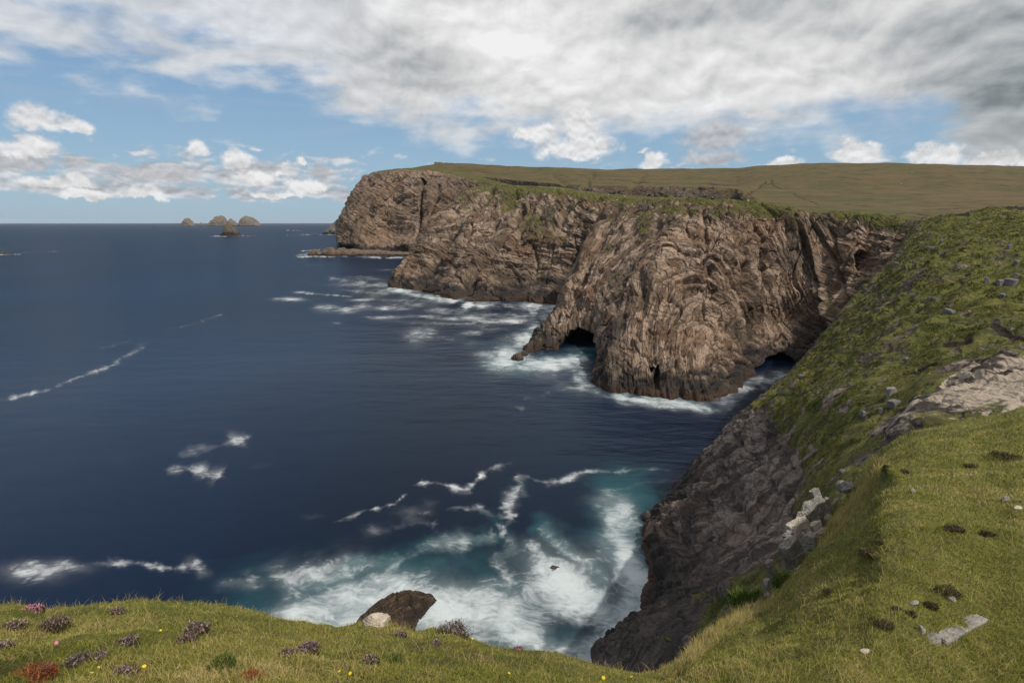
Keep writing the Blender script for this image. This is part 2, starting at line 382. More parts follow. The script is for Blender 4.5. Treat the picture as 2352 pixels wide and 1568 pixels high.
# ------------------------------------------------------------------ far headland
def sp(x, y): return sea_pt(x, y)
def below(p, out=(0, 0, 0), dz=-12): return np.array(p) + np.array(out) + np.array([0, 0, dz])
def cliff_net(cols, back, under=12.0, tucks=None):
    """cols: list of (base(x,y) or world, [(x,y,Y)...] up to the edge, crest (x,y,Y)); rows run from under water to inland"""
    net = []
    for c in cols:
        base = sp(*c[0]) if len(c[0]) == 2 else np.array(c[0], float)
        dirn = base - CAM; dirn[2] = 0; dirn /= np.linalg.norm(dirn)
        rows = [base - dirn * 2 + np.array([0, 0, -under]), base]
        rows += [PY(*m) for m in c[1]]; cr = PY(*c[2]); rows += [cr, cr + dirn * back + np.array([0, 0, -back * 0.25])]
        net.append(rows)
    return np.swapaxes(np.array(net), 0, 1)
D1 = 1.0
cols = [((900, 552), [(900, 520, 2400), (905, 450, 2400), (920, 400, 2400)], (930, 394, 2450)),
        ((800, 563), [(798, 530, 1800), (818, 455, 1850), (858, 404, 1900)], (868, 399, 1950)),
        ((781, 574), [(781, 545, 1490), (808, 462, 1520), (852, 403, 1560)], (880, 393, 1640)),
        ((815, 578), [(818, 530, 1440), (840, 455, 1470), (875, 398, 1510)], (905, 390.5, 1600)),
        ((850, 580), [(855, 530, 1420), (868, 455, 1450), (905, 393, 1490)], (935, 388.5, 1570)),
        ((892, 580), [(892, 530, 1440), (900, 455, 1460), (940, 391, 1490)], (960, 388, 1560)),
        ((925, 584), [(935, 530, 1390), (950, 460, 1415), (985, 394, 1460)], (990, 389.5, 1540)),
        ((960, 586), [(985, 530, 1350), (1005, 460, 1380), (1035, 400, 1430)], (1040, 395, 1500)),
        ((1010, 586), [(1040, 530, 1330), (1060, 465, 1360), (1085, 411, 1400)], (1092, 404, 1460)),
        ((1100, 586), [(1110, 530, 1310), (1125, 470, 1330), (1140, 428, 1360)], (1150, 420, 1400)),
        ((1200, 586), [(1200, 530, 1300), (1210, 480, 1310), (1220, 440, 1330)], (1230, 434, 1350))]
G, ur, uc = loft(cliff_net(cols, 120), 330, 420); N = orient(G)
d, bed = rock(G, (0.55, 0.1, 0.8), 110.0, big=0.75, lay=0.55, blk=0.9, seed=3)
px, py, _ = proj(G)
edge_m = 1 - 0.9 * sst(ur, 3.75, 4.15)[:, None]; lowm = np.ones_like(px)
groove = np.exp(-(dseg(px, py, [(972, 415), (968, 470), (965, 520), (962, 580)])[0] / 3.0) ** 2) + np.exp(-(dseg(px, py, [(1010, 430), (985, 500), (975, 570)])[0] / 4.0) ** 2) * 0.5
caves = blob(px, py, 972, 575, 22, 14) + blob(px, py, 925, 578, 18, 9) + blob(px, py, 800, 572, 18, 8)
G2 = G + N * (d * edge_m * 1.0)[..., None] + np.array([0, 1, 0.0]) * (groove * 22 + caves * 35)[..., None]
veg = sst(ur, 4.0, 4.6)[:, None] * 1.3 + 0.25 * sst(py, 470, 400) * fbm(G / 60, 3, 5) + blob(px, py, 1110, 420, 25, 14, 30) * 0.5 + blob(px, py, 1070, 440, 30, 10) * 0.35
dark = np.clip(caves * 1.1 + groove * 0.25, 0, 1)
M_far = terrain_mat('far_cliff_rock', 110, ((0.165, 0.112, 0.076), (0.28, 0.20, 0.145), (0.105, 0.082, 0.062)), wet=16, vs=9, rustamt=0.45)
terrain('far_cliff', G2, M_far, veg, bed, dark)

# ------------------------------------------------------------------ middle cliff
cols = [((1080, 575), [(1085, 540, 1150), (1100, 490, 1150), (1130, 440, 1150)], (1140, 436, 1170)),
        ((970, 606), [(990, 572, 930), (1035, 495, 960), (1105, 436, 1000)], (1120, 431, 1050)),
        ((896, 658), [(918, 616, 665), (985, 512, 720), (1068, 446, 800)], (1115, 431, 880)),
        ((932, 663), [(955, 622, 645), (1020, 515, 690), (1105, 440, 760)], (1150, 428, 840)),
        ((965, 668), [(990, 625, 632), (1050, 515, 675), (1135, 438, 730)], (1175, 427, 800)),
        ((1010, 676), [(1035, 625, 600), (1090, 518, 640), (1180, 442, 690)], (1210, 428, 760)),
        ((1056, 690), [(1085, 632, 572), (1140, 525, 615), (1225, 445, 655)], (1255, 429.5, 730)),
        ((1115, 692), [(1140, 636, 562), (1190, 530, 595), (1275, 448, 630)], (1300, 433, 700)),
        ((1180, 691), [(1200, 636, 562), (1245, 535, 585), (1330, 456, 600)], (1350, 441, 670)),
        ((1240, 697), [(1258, 640, 546), (1295, 545, 565), (1378, 461, 575)], (1400, 447, 640)),
        ((1300, 703), [(1315, 645, 532), (1345, 550, 545), (1425, 465, 550)], (1460, 451, 600)),
        ((1420, 703), [(1420, 645, 530), (1440, 550, 540), (1500, 466, 545)], (1540, 455, 590)),
        ((1520, 703), [(1520, 645, 530), (1540, 550, 540), (1590, 468, 545)], (1640, 457, 590))]
G, ur, uc = loft(cliff_net(cols, 60), 520, 620); N = orient(G); px, py, _ = proj(G)
up = sst(G[..., 2], 35, 95)
def cmid(Q):      # level beds below, tilted and folded ones near the top
    k = sst(Q[..., 2], 45, 90); return Q[..., 2] * (1 - 0.5 * k) + Q[..., 0] * (0.08 + 0.5 * k)
d, bed = rock(G, (0.1, 0, 1), 62.0, big=0.65, lay=1.2, blk=0.8, seed=12, c_fn=cmid, fold=0.55)
gul = 0
for ln, w, a_ in (([(960, 672), (1005, 590), (1060, 510), (1130, 440)], 7, 9), ([(1056, 692), (1095, 620), (1140, 560), (1200, 480)], 8, 11), ([(1000, 640), (1040, 590)], 8, 7),
                  ([(1130, 520), (1165, 470), (1185, 450)], 5, 7), ([(1230, 470), (1180, 560)], 6, 4), ([(1280, 700), (1290, 640), (1340, 540)], 10, 9), ([(1300, 480), (1270, 540)], 7, 5)):
    gul = gul + np.exp(-(dseg(px + 5 * fbm(G / 30, 2, 5), py, ln)[0] / w) ** 2) * a_
under = blob(px, py, 1180, 655, 90, 11, -8) * 5 + blob(px, py, 1090, 660, 30, 14, -30) * 7
edge_m = 1 - 0.9 * sst(ur, 4.2, 4.7)[:, None]
G2 = G + N * ((d - gul - under) * edge_m)[..., None]
n6 = fbm(G / 16, 3, 9)
veg = sst(ur, 3.95, 4.35)[:, None] * 1.4 - 0.22 + 0.36 * sst(py, 510, 450) + n6 * 0.5
for x, y, rx, ry, r_, a_ in ((1215, 535, 45, 26, 25, .6), (1230, 500, 60, 22, 20, .5), (1290, 545, 40, 14, 0, .3), (1165, 470, 8, 40, 25, .5), (1185, 445, 30, 8, 0, .5), (1330, 478, 50, 10, 5, .3)): veg = veg + a_ * blob(px, py, x, y, rx, ry, r_)
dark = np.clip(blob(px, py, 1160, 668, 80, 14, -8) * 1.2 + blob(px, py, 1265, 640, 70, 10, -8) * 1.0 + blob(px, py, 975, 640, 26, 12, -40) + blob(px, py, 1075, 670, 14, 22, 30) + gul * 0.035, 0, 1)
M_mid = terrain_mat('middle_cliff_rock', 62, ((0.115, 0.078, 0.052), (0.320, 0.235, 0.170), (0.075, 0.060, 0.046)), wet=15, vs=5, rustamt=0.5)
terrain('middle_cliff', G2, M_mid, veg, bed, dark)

# ------------------------------------------------------------------ near cliff with its sea cave
cols = [((1420, 700), [(1420, 640, 500), (1440, 540, 505), (1480, 468, 510)], (1500, 456, 560)),
        ((1292, 706), [(1312, 655, 470), (1358, 555, 475), (1412, 470, 480)], (1450, 455, 540)),
        ((1268, 735), [(1290, 690, 430), (1338, 580, 440), (1406, 469, 455)], (1450, 455, 520)),
        ((1203, 806), [(1262, 738, 350), (1322, 610, 385), (1412, 468, 425)], (1452, 456, 490)),
        ((1250, 803), [(1292, 738, 336), (1350, 610, 372), (1438, 468, 412)], (1475, 456, 475)),
        ((1310, 800), [(1335, 735, 326), (1385, 610, 360), (1466, 468, 402)], (1505, 457, 462)),
        ((1366, 806), [(1378, 735, 308), (1425, 605, 344), (1502, 469, 388)], (1540, 458, 450)),
        ((1349, 862), [(1400, 742, 284), (1465, 605, 325), (1548, 470, 375)], (1580, 459, 435)),
        ((1425, 903), [(1470, 745, 272), (1515, 605, 310), (1595, 471, 362)], (1625, 461, 425)),
        ((1520, 913), [(1550, 745, 270), (1580, 605, 305), (1645, 472, 353)], (1675, 463, 412)),
        ((1620, 918), [(1640, 745, 272), (1650, 605, 303), (1698, 474, 347)], (1720, 467, 400)),
        ((1700, 890), [(1708, 745, 286), (1712, 605, 314), (1745, 478, 345)], (1760, 471, 390)),
        ((1738, 852), [(1748, 730, 302), (1760, 595, 326), (1790, 483, 346)], (1800, 477, 390)),
        ((1790, 838), [(1800, 710, 312), (1815, 590, 330), (1845, 491, 342)], (1850, 484, 385)),
        ((1850, 835), [(1865, 710, 306), (1880, 600, 322), (1905, 497, 335)], (1910, 489, 375)),
        ((1930, 850), [(1935, 720, 285), (1950, 600, 302), (1985, 503, 320)], (1990, 495, 355)),
        ((2010, 860), [(2020, 720, 262), (2040, 610, 280), (2075, 510, 300)], (2080, 501, 330)),
        ((2100, 860), [(2110, 720, 240), (2130, 600, 255), (2150, 513, 278)], (2160, 505, 300)),
        ((2260, 860), [(2260, 720, 220), (2270, 600, 240), (2290, 515, 260)], (2300, 505, 280))]
G, ur, uc = loft(cliff_net(cols, 40), 900, 1150); N = orient(G); px, py, _ = proj(G)
ctr = PY(1560, 800, 300)
def cdome(Q):     # an arched fold: beds run round a core low in the cliff
    return np.hypot((Q[..., 0] - ctr[0]) * 1.25, (Q[..., 2] - ctr[2]) * 0.8) + Q[..., 1] * 0.12
d, bed = rock(G, (0.4, 0.2, 0.9), 34.0, big=0.95, lay=1.2, blk=0.95, seed=21, c_fn=cdome, fold=0.45)
wob = fbm(G / 9, 3, 77) * 8; push = 0
def hole(cx, cy, rx, ry, rot=0, soft=0.25):
    c, s = math.cos(math.radians(rot)), math.sin(math.radians(rot)); qx, qy = px + wob, py + wob * 0.6
    u = ((qx - cx) * c + (qy - cy) * s) / rx; v = (-(qx - cx) * s + (qy - cy) * c) / ry
    return sst(1 - np.sqrt(u * u + v * v), 0, soft)
arch = hole(1328, 812, 47, 60); arch = arch * (px < 1385)
geo_ = hole(1788, 874, 55, 60, 26); slit = hole(1508, 868, 10, 38, 5, 0.5) + hole(1500, 846, 12, 12, 0, 0.5); slit = np.minimum(slit, 1)
upcave = hole(2000, 612, 46, 34, 40, 0.5)
over = sst(blob(px, py, 1800, 760, 120, 75), 0.25, 0.9)
rib = 0
for ln, w, a_ in (([(1738, 850), (1728, 760), (1722, 680), (1716, 610)], 9, 7), ([(1480, 640), (1478, 700), (1500, 820)], 9, 2.5), ([(1615, 480), (1622, 560), (1612, 620)], 5, 2.5), ([(1510, 520), (1440, 620), (1390, 740)], 10, 3),
                  ([(1822, 500), (1880, 640), (1900, 760)], 6, 5), ([(1860, 500), (1915, 600), (1950, 700)], 5, 5), ([(1755, 590), (1770, 700)], 9, 4), ([(1905, 520), (1925, 600)], 5, 3), ([(1420, 480), (1370, 560), (1320, 680)], 10, 4)):
    rib = rib + np.exp(-(dseg(px + wob, py, ln)[0] / w) ** 2) * a_
crest = np.exp(-(dseg(px + wob * 0.5, py, [(1800, 485), (1860, 560), (1885, 650), (1905, 740)])[0] / 13) ** 2) * 5 + np.exp(-(dseg(px + wob * 0.5, py, [(1400, 860), (1480, 790), (1500, 640), (1560, 500)])[0] / 22) ** 2) * 3
edge_m = 1 - 0.9 * sst(ur, 4.2, 4.7)[:, None]
crest = crest * (1 - sst(ur, 3.6, 4.1))[:, None]
G2 = G + N * ((d - rib + crest) * edge_m)[..., None] + np.array([0.25, 1, 0.0]) * (arch * 45 + geo_ * 40 + slit * 12 + upcave * 14 + over * 8)[..., None]
n6 = fbm(G / 9, 3, 9)
veg = sst(ur, 3.95, 4.3)[:, None] * 1.4 - 0.24 + 0.42 * sst(py, 560, 480) + n6 * 0.5
for x, y, rx, ry, r_, a_ in ((1475, 530, 22, 35, 10, .6), (1400, 560, 22, 20, 0, .6), (1400, 640, 60, 18, -30, .35), (1540, 490, 25, 18, 0, .4), (1600, 545, 12, 30, 0, .4), (1700, 555, 40, 18, 10, .45), (1760, 490, 60, 12, 5, .6),
                             (1560, 600, 30, 12, -20, .3), (1475, 700, 30, 10, -40, .4), (1830, 530, 10, 60, -28, .7), (1858, 585, 6, 60, -15, .6), (2050, 520, 60, 14, 5, .8), (1915, 705, 10, 30, -15, .6), (1960, 505, 70, 8, 3, .5), (1640, 488, 100, 8, 2, .3)):
    veg = veg + a_ * blob(px, py, x, y, rx, ry, r_)
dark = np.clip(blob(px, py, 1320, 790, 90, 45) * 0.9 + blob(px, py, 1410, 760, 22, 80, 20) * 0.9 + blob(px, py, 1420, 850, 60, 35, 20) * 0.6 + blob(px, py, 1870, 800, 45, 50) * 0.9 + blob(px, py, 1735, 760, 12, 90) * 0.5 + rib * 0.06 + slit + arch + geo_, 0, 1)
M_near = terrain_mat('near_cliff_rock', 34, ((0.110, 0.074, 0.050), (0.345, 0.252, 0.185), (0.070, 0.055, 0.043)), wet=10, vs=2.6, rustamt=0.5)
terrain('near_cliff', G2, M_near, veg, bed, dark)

# ------------------------------------------------------------------ moor and hill behind
mx = [905, 960, 1067, 1160, 1240, 1320, 1400, 1470, 1540, 1620, 1690, 1720, 1800, 1900, 2000, 2100, 2250, 2400, 2560, 2760]
R0 = dict(zip(mx, [(404, 1700), (396, 1620), (412, 1500), (438, 1380), (452, 1180), (458, 1010), (462, 970), (462, 950), (463, 920), (464, 880), (466, 760), (469, 430), (478, 392), (488, 378), (498, 352), (505, 318), (512, 290), (512, 275), (512, 270), (512, 270)]))
R1 = dict(zip(mx, [(393, 1760), (388.5, 1640), (402, 1520), (412.5, 1400), (421, 1200), (427, 1040), (430, 1000), (431, 980), (431, 950), (433, 920), (437, 900), (452, 720), (464, 600), (472, 520), (480, 470), (486, 430), (490, 400), (489, 380), (489, 370), (489, 360)]))
R3 = dict(zip(mx, [(391, 1900), (385.5, 2100), (379.5, 2200), (384, 2200), (387, 2200), (390, 2150), (392.3, 2150), (392.5, 2150), (392.2, 2150), (390.5, 2100), (389, 2100), (387.5, 2050), (381.5, 2000), (378.5, 2000), (379.5, 1900), (380.5, 1850), (384, 1800), (388, 1800), (392, 1700), (398, 1700)]))
net = [[], [], [], [], [], []]
for x in mx:
    y0, Y0 = R0[x]; y1, Y1 = R1[x]; y3, Y3 = R3[x]
    a0, a1, a3 = PY(x, y0, Y0), PY(x, y1, Y1), PY(x, y3, Y3); m1 = a1 * 0.62 + a3 * 0.38 + np.array([0, 0, -2 - 0.006 * Y3]); m2 = a1 * 0.3 + a3 * 0.7 + np.array([0, 0, 1.0])
    q4 = a3 * 1.0; q4[1] *= 1.2; q4[0] *= 1.2; q4[2] -= 60
    for r_, v in zip(net, (a0, a1, m1, m2, a3, q4)): r_.append(v)
G, ur, uc = loft(np.array(net), 420, 1500); px, py, _ = proj(G)
cliffy = sst(1760 - px, 0, 60) * (1 - sst(ur, 0.95, 1.12))[:, None] * sst(px, 1040, 1080)
N = orient(G); d, bed = rock(G, (0.6, 0.2, 0.7), 45.0, big=0.9, lay=1.0, blk=1.0, seed=31)
hum = fbm(G * np.array([1, 1, 0]) / 150, 5, 40) * 9.0 * sst(ur, 1.0, 2.0)[:, None] + fbm(G * np.array([1, 1, 0]) / 14, 3, 44) * 0.5
gulm = 0
for ln, w, a_ in (([(1352, 428), (1350, 412), (1362, 402)], 5, 9), ([(1450, 430), (1470, 410), (1480, 400)], 7, 8), ([(1712, 449), (1735, 432), (1770, 418)], 4, 7), ([(1300, 425), (1270, 405)], 5, 6)):
    gulm = gulm + np.exp(-(dseg(px, py, ln)[0] / w) ** 2) * a_ * 0.6
G2 = G + N * (d * cliffy)[..., None] + np.array([0, 0, 1.0]) * (hum - gulm)[..., None]
veg = 1.0 - cliffy * (0.85 - 0.5 * fbm(G / 30, 3, 50))
# peat cuttings: long dark steps cut in the flat bog
pe = 0
for ln, w in (([(2155, 479), (2230, 478)], 1.0), ([(2230, 482), (2352, 486)], 1.3), ([(1860, 483), (1990, 484)], .9), ([(1900, 489), (1960, 494), (2040, 500)], 1.3), ([(2110, 492), (2160, 497)], 1.5), ([(2050, 494), (2110, 499)], 1.2), ([(1990, 505), (2050, 508)], 1.0),
              ([(2240, 493), (2260, 490), (2300, 497)], 1.2), ([(2060, 491), (2075, 489)], 1.6), ([(1830, 475), (1880, 476)], .9), ([(1985, 388), (2030, 386)], .8), ([(2230, 396), (2270, 395)], .8), ([(1600, 421), (1640, 424), (1700, 427)], .9), ([(1712, 446), (1740, 430), (1760, 418)], 1.3),
              ([(1375, 409), (1405, 413), (1440, 416)], .8), ([(1440, 416), (1520, 422)], .7), ([(1760, 465), (1790, 466)], 1.6), ([(1765, 421), (1810, 440), (1880, 470)], .8)):
    pe = pe + np.exp(-(dseg(px, py + 1.5 * fbm(G / 25, 3, 8), ln, 2.0)[0] / w) ** 2)
pe = np.clip(pe, 0, 1) * sst(fbm(G / np.array([20, 6, 6.]), 3, 61), -0.25, 0.05)
pe = pe + sst(fbm(G * np.array([1, .45, 0]) / 22, 4, 62), 0.30, 0.36) * sst(py, 440, 480) * sst(px, 1700, 1850) * 0.9
G2[..., 2] -= pe * 0.8
M_moor = terrain_mat('moor_turf', 45, ((0.16, 0.115, 0.09), (0.30, 0.23, 0.18), (0.10, 0.08, 0.065)), vegc=((0.056, 0.054, 0.014), (0.098, 0.066, 0.029), (0.040, 0.026, 0.016)), wet=2, vs=9, rustamt=0.7, bumpd=0.6)
m = M_moor; t = m.node_tree
terrain('moor', G2, M_moor, veg, bed, cliffy * 0.55, None, pe)
# the dark peak showing over the skyline
Gp = np.array([[PY(980, 392, 2900), PY(1010, 392, 2880), PY(1060, 392, 2850), PY(1120, 396, 2850)], [PY(993, 385, 2900), PY(1015, 383, 2890), PY(1060, 385, 2860), PY(1120, 390, 2860)],
               [PY(997.5, 374.2, 2960), PY(1030, 375.3, 2960), PY(1070, 378.8, 2940), PY(1120, 384, 2940)], [PY(999, 376, 3300), PY(1030, 377, 3300), PY(1070, 381, 3300), PY(1120, 387, 3300)]])
G, ur, uc = loft(Gp, 60, 220); N = orient(G); d, bed = rock(G, (0.3, 0.3, 0.8), 80, seed=44, big=0.4); G2 = G + N * (d * 0.6)[..., None]
terrain('distant_peak', G2, terrain_mat('distant_peak_rock', 80, ((0.09, 0.085, 0.07), (0.13, 0.115, 0.09), (0.06, 0.06, 0.05)), wet=1, vs=15, rustamt=0.1), np.full(G.shape[:2], 0.2), bed)

# ------------------------------------------------------------------ steep slope on the right, running down to the cove
def wS(x, y, dz=0): return sp(x, y) + np.array([0, 0, dz])
rowsC = [
    [(1330, 1640), (1350, 1600, 86), (1440, 1600, 62), (1520, 1600, 45), (1620, 1590, 32), (1750, 1570, 26), (2000, 1500, 26), (2500, 1300, 32)],
    [(1345, 1545), (1392, 1527, 84), (1475, 1500, 68), (1570, 1470, 50), (1665, 1440, 33), (1790, 1400, 27), (2000, 1220, 33), (2500, 1060, 40)],
    [(1432, 1440), (1490, 1415, 92), (1580, 1385, 76), (1680, 1345, 58), (1755, 1310, 42), (1850, 1260, 33), (2020, 1110, 36), (2500, 960, 44)],
    [(1472, 1330), (1530, 1305, 105), (1620, 1265, 92), (1720, 1225, 75), (1820, 1180, 57), (1900, 1140, 44), (2050, 1035, 42), (2500, 880, 50)],
    [(1482, 1240), (1545, 1205, 122), (1640, 1165, 108), (1740, 1120, 92), (1830, 1075, 76), (1930, 1040, 60), (2080, 970, 52), (2500, 810, 60)],
    [(1516, 1160), (1588, 1095, 140), (1675, 1055, 126), (1765, 1015, 110), (1850, 975, 92), (1960, 925, 76), (2120, 870, 68), (2500, 740, 74)],
    [(1600, 1085), (1650, 1020, 148), (1700, 967, 134), (1785, 925, 126), (1870, 890, 110), (1990, 850, 94), (2150, 790, 86), (2500, 680, 90)],
    [(1660, 1040), (1720, 965, 165), (1782, 900, 142), (1850, 865, 134), (1930, 825, 122), (2040, 775, 108), (2180, 715, 103), (2500, 620, 106)],
    [(1740, 985), (1790, 905, 172), (1833, 850, 153), (1900, 808, 145), (1980, 758, 135), (2080, 698, 126), (2210, 645, 121), (2500, 565, 123)],
    [(1810, 925), (1860, 835, 185), (1902, 770, 166), (1960, 728, 160), (2030, 678, 151), (2110, 630, 146), (2240, 582, 142), (2500, 532, 145)],
    [(1890, 860), (1925, 760, 205), (1962, 690, 184), (2012, 658, 180), (2072, 610, 175), (2150, 570, 172), (2260, 540, 170), (2500, 510, 170)],
    [(1970, 800), (2015, 680, 235), (2060, 592, 217), (2100, 567, 212), (2140, 542, 208), (2200, 522, 205), (2290, 503, 205), (2500, 487, 205)],
    [(2060, 760), (2090, 620, 262), (2120, 514, 264), (2150, 505, 258), (2190, 497, 252), (2240, 490, 250), (2320, 481, 250), (2500, 476, 250)],
    [(2110, 760), (2130, 640, 280), (2150, 530, 285), (2170, 522, 282), (2200, 514, 280), (2250, 505, 280), (2330, 500, 280), (2500, 498, 280)]]
net = []
for r_ in rowsC:
    b0 = wS(*r_[0]); net.append([b0 + np.array([-1.5, 0, -10]), b0] + [P(*v) for v in r_[1:]])
G, ur, uc = loft(np.array(net), 1250, 950); N = orient(G); px, py, tt = proj(G)
wob = fbm(G / 6, 3, 90) * 14; qx, qy = px + wob, py + wob * 0.7
rocky = inpoly(qx, qy, [(1330, 1700), (1330, 1400), (1430, 1150), (1560, 1060), (1690, 950), (1770, 945), (1790, 1000), (1835, 1040), (1845, 1120), (1835, 1200), (1800, 1260), (1740, 1320), (1700, 1370), (1640, 1420), (1560, 1560), (1500, 1700)]).astype(float)
rocky = np.maximum(rocky, (uc < 1.6)[None, :] * (px < 1800))
scree = inpoly(qx, qy, [(2045, 1010), (2060, 960), (2130, 905), (2200, 860), (2240, 835), (2330, 830), (2700, 790), (2700, 1100), (2050, 1100)]).astype(float)
brown = inpoly(qx, qy, [(1880, 1130), (1960, 1060), (2050, 950), (2100, 880), (2200, 800), (2330, 760), (2700, 700), (2700, 860), (2100, 960), (2060, 1080), (1960, 1140)]).astype(float)
import itertools
def blur(a, n):
    for ax in (0, 1):
        c = np.cumsum(np.pad(a, [(n + 1, n) if i == ax else (0, 0) for i in (0, 1)], mode='edge'), axis=ax)
        a = (np.take(c, range(2 * n + 1, c.shape[ax]), ax) - np.take(c, range(0, c.shape[ax] - 2 * n - 1), ax)) / (2 * n + 1)
    return a
rocky, scree, brown = blur(rocky, 5), blur(scree, 5), blur(brown, 6)
tn = np.clip(tt / 130, 0.15, 1.3)
d, bed = rock(G, (0.9, -0.05, -0.42), 20.0, big=0.6, lay=1.8, blk=0.55, seed=51, fold=0.25)
frib = rid(np.stack([G @ np.array([0.55, -0.75, -0.3]) / 13.0, G @ np.array([0.8, 0.55, 0.2]) / 60.0, G[..., 2] / 60.0], -1), 4, 302)
dg = frib * 2.0 - 0.6 + fbm(G / 14, 4, 60) * 2.0 + fbm(G / 2.6, 4, 63) * 0.7 + rid(G / 7, 3, 66) * 1.1
outc = sst(fbm(G / 9, 4, 70) + blob(px, py, 1990, 850, 60, 50) * .35 + blob(px, py, 2290, 600, 60, 60) * .35 + blob(px, py, 2080, 800, 40, 60) * .25 + blob(px, py, 1830, 1110, 30, 60) * .3, 0.30, 0.42)
outc = np.maximum(outc, sst(fbm(np.stack([G @ np.array([0.55, -0.75, -0.3]) / 2.2, G @ np.array([0.8, 0.55, 0.2]) / 7.0, G[..., 2] / 4.0], -1), 4, 74) + 0.25 * frib, 0.15, 0.28))
outc = np.maximum(outc, sst(fbm(G / 2.2, 4, 73) + 0.12 * sst(py, 1000, 600) + 0.25 * fbm(G / 15, 2, 78), 0.20, 0.36) * 0.95)
outc = np.maximum(outc, sst(np.exp(-(dseg(qx, qy, [(1690, 962), (1780, 900), (1833, 850), (1902, 770), (1962, 690), (2060, 592), (2120, 514)])[0] / 9) ** 2), .2, .7) * sst(fbm(G / 5, 3, 72), -.2, .1))
cav = 0
for x, y, rx, ry, r_, a_ in ((1500, 1315, 14, 10, -20, 3.5), (1560, 1240, 30, 10, 50, 1.5), (1700, 1180, 40, 12, 60, 1.5)): cav = cav + a_ * blob(px, py, x, y, rx, ry, r_)
sg = lambda x0, y0, x1, y1: ((px - x0) * (y1 - y0) - (py - y0) * (x1 - x0)) / math.hypot(x1 - x0, y1 - y0)
ridge = 1.6 * sst(-sg(1340, 1560, 1700, 1268) + wob * 0.6, -6, 10) * (1 - sst(px, 1740, 1800)) * sst(px, 1380, 1430) + 1.8 * sst(-sg(1430, 1500, 1740, 1330) + wob, -6, 8) * (1 - sst(px, 1740, 1800))
ridge = ridge * 0.0 + 3.0 * sst(sg(1340, 1560, 1700, 1268) + wob * 0.6, -6, 10) * 0 + ridge
rdg2 = rid(np.stack([G @ np.array([0.80, -0.45, -0.30]) / 7.0, G @ np.array([0.35, 0.9, 0.0]) / 26.0, G @ np.array([0.3, 0.1, 0.9]) / 26.0], -1), 3, 301) * 1.1
d = d * 1.2 + rdg2 - 0.8 + ridge * np.clip(tn * 0 + 1, 0, 1)
step = terr(fbm(G * np.array([0.6, 1, 1.6]) / 3.0, 4, 75), 3.0, 0.12) * 1.5
G2 = G + N * (rocky * (d * 1.0 - cav) * np.clip(tn * 1.3, .22, 1) + (1 - rocky) * (dg * np.clip(tn, .15, 1) * 0.8 + (outc * 0.30 * np.clip(d, -2, 3) + scree * 0.55 * np.clip(d, -2, 3)) * np.clip(tn, .1, 1) + step * 0.55 * np.clip(tn, .12, 1)))[..., None]
pe = 0
for ln, w in (([(2278, 481), (2400, 484)], 4.0), ([(2240, 512), (2270, 509), (2296, 501)], 4), ([(2197, 495), (2222, 497)], 6), ([(2283, 757), (2310, 768), (2352, 787), (2400, 795)], 9), ([(2076, 860), (2110, 856)], 3.5), ([(2170, 795), (2230, 785)], 5), ([(2110, 850), (2150, 836)], 3.5), ([(2150, 515), (2170, 507)], 4)):
    pe = pe + np.exp(-(dseg(qx * 0.3 + px * 0.7, py + wob * 0.25, ln)[0] / w) ** 2)
pe = np.clip(pe, 0, 1.0)
G2 -= N * (pe * 0.9 * np.clip(tn, .3, 1))[..., None]
meadow = inpoly(px, py, [(2310, 745), (2400, 690), (2700, 600), (2700, 800), (2400, 790)])
veg = 1.05 - rocky * 1.2 - outc * 0.85 - scree * 0.95 - brown * 0.35 + fbm(G / 4, 3, 81) * 0.5 + blob(px, py, 1725, 1232, 40, 14, -20) * 1.1 + blob(px, py, 1640, 1400, 40, 20, -20) * .8 + blob(px, py, 1790, 1225, 25, 14) * .9 + blob(px, py, 1560, 1500, 60, 10, -25) * .7
veg = veg - rocky * 0.15
soil = np.clip(scree * 0.9 + brown * 0.62 * (1 - outc) + 0.5 * sst(fbm(G / np.array([4, 4, 1.6]), 4, 79), 0.12, 0.35), 0, 1) * (1 - rocky) + 0.35 * blob(px, py, 2290, 915, 90, 45, -10)
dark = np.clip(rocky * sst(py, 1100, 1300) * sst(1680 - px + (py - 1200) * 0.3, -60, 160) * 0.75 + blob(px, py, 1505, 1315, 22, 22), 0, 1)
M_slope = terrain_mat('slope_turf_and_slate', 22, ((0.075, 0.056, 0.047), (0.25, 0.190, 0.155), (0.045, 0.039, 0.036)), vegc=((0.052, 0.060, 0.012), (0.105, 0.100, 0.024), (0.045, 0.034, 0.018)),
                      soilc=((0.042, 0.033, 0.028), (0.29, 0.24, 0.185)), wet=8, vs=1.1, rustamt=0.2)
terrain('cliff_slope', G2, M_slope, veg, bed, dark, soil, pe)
SLOPE = (G2, px, py, tt, veg)
grassC = (veg > 0.55) & (pe < 0.3)

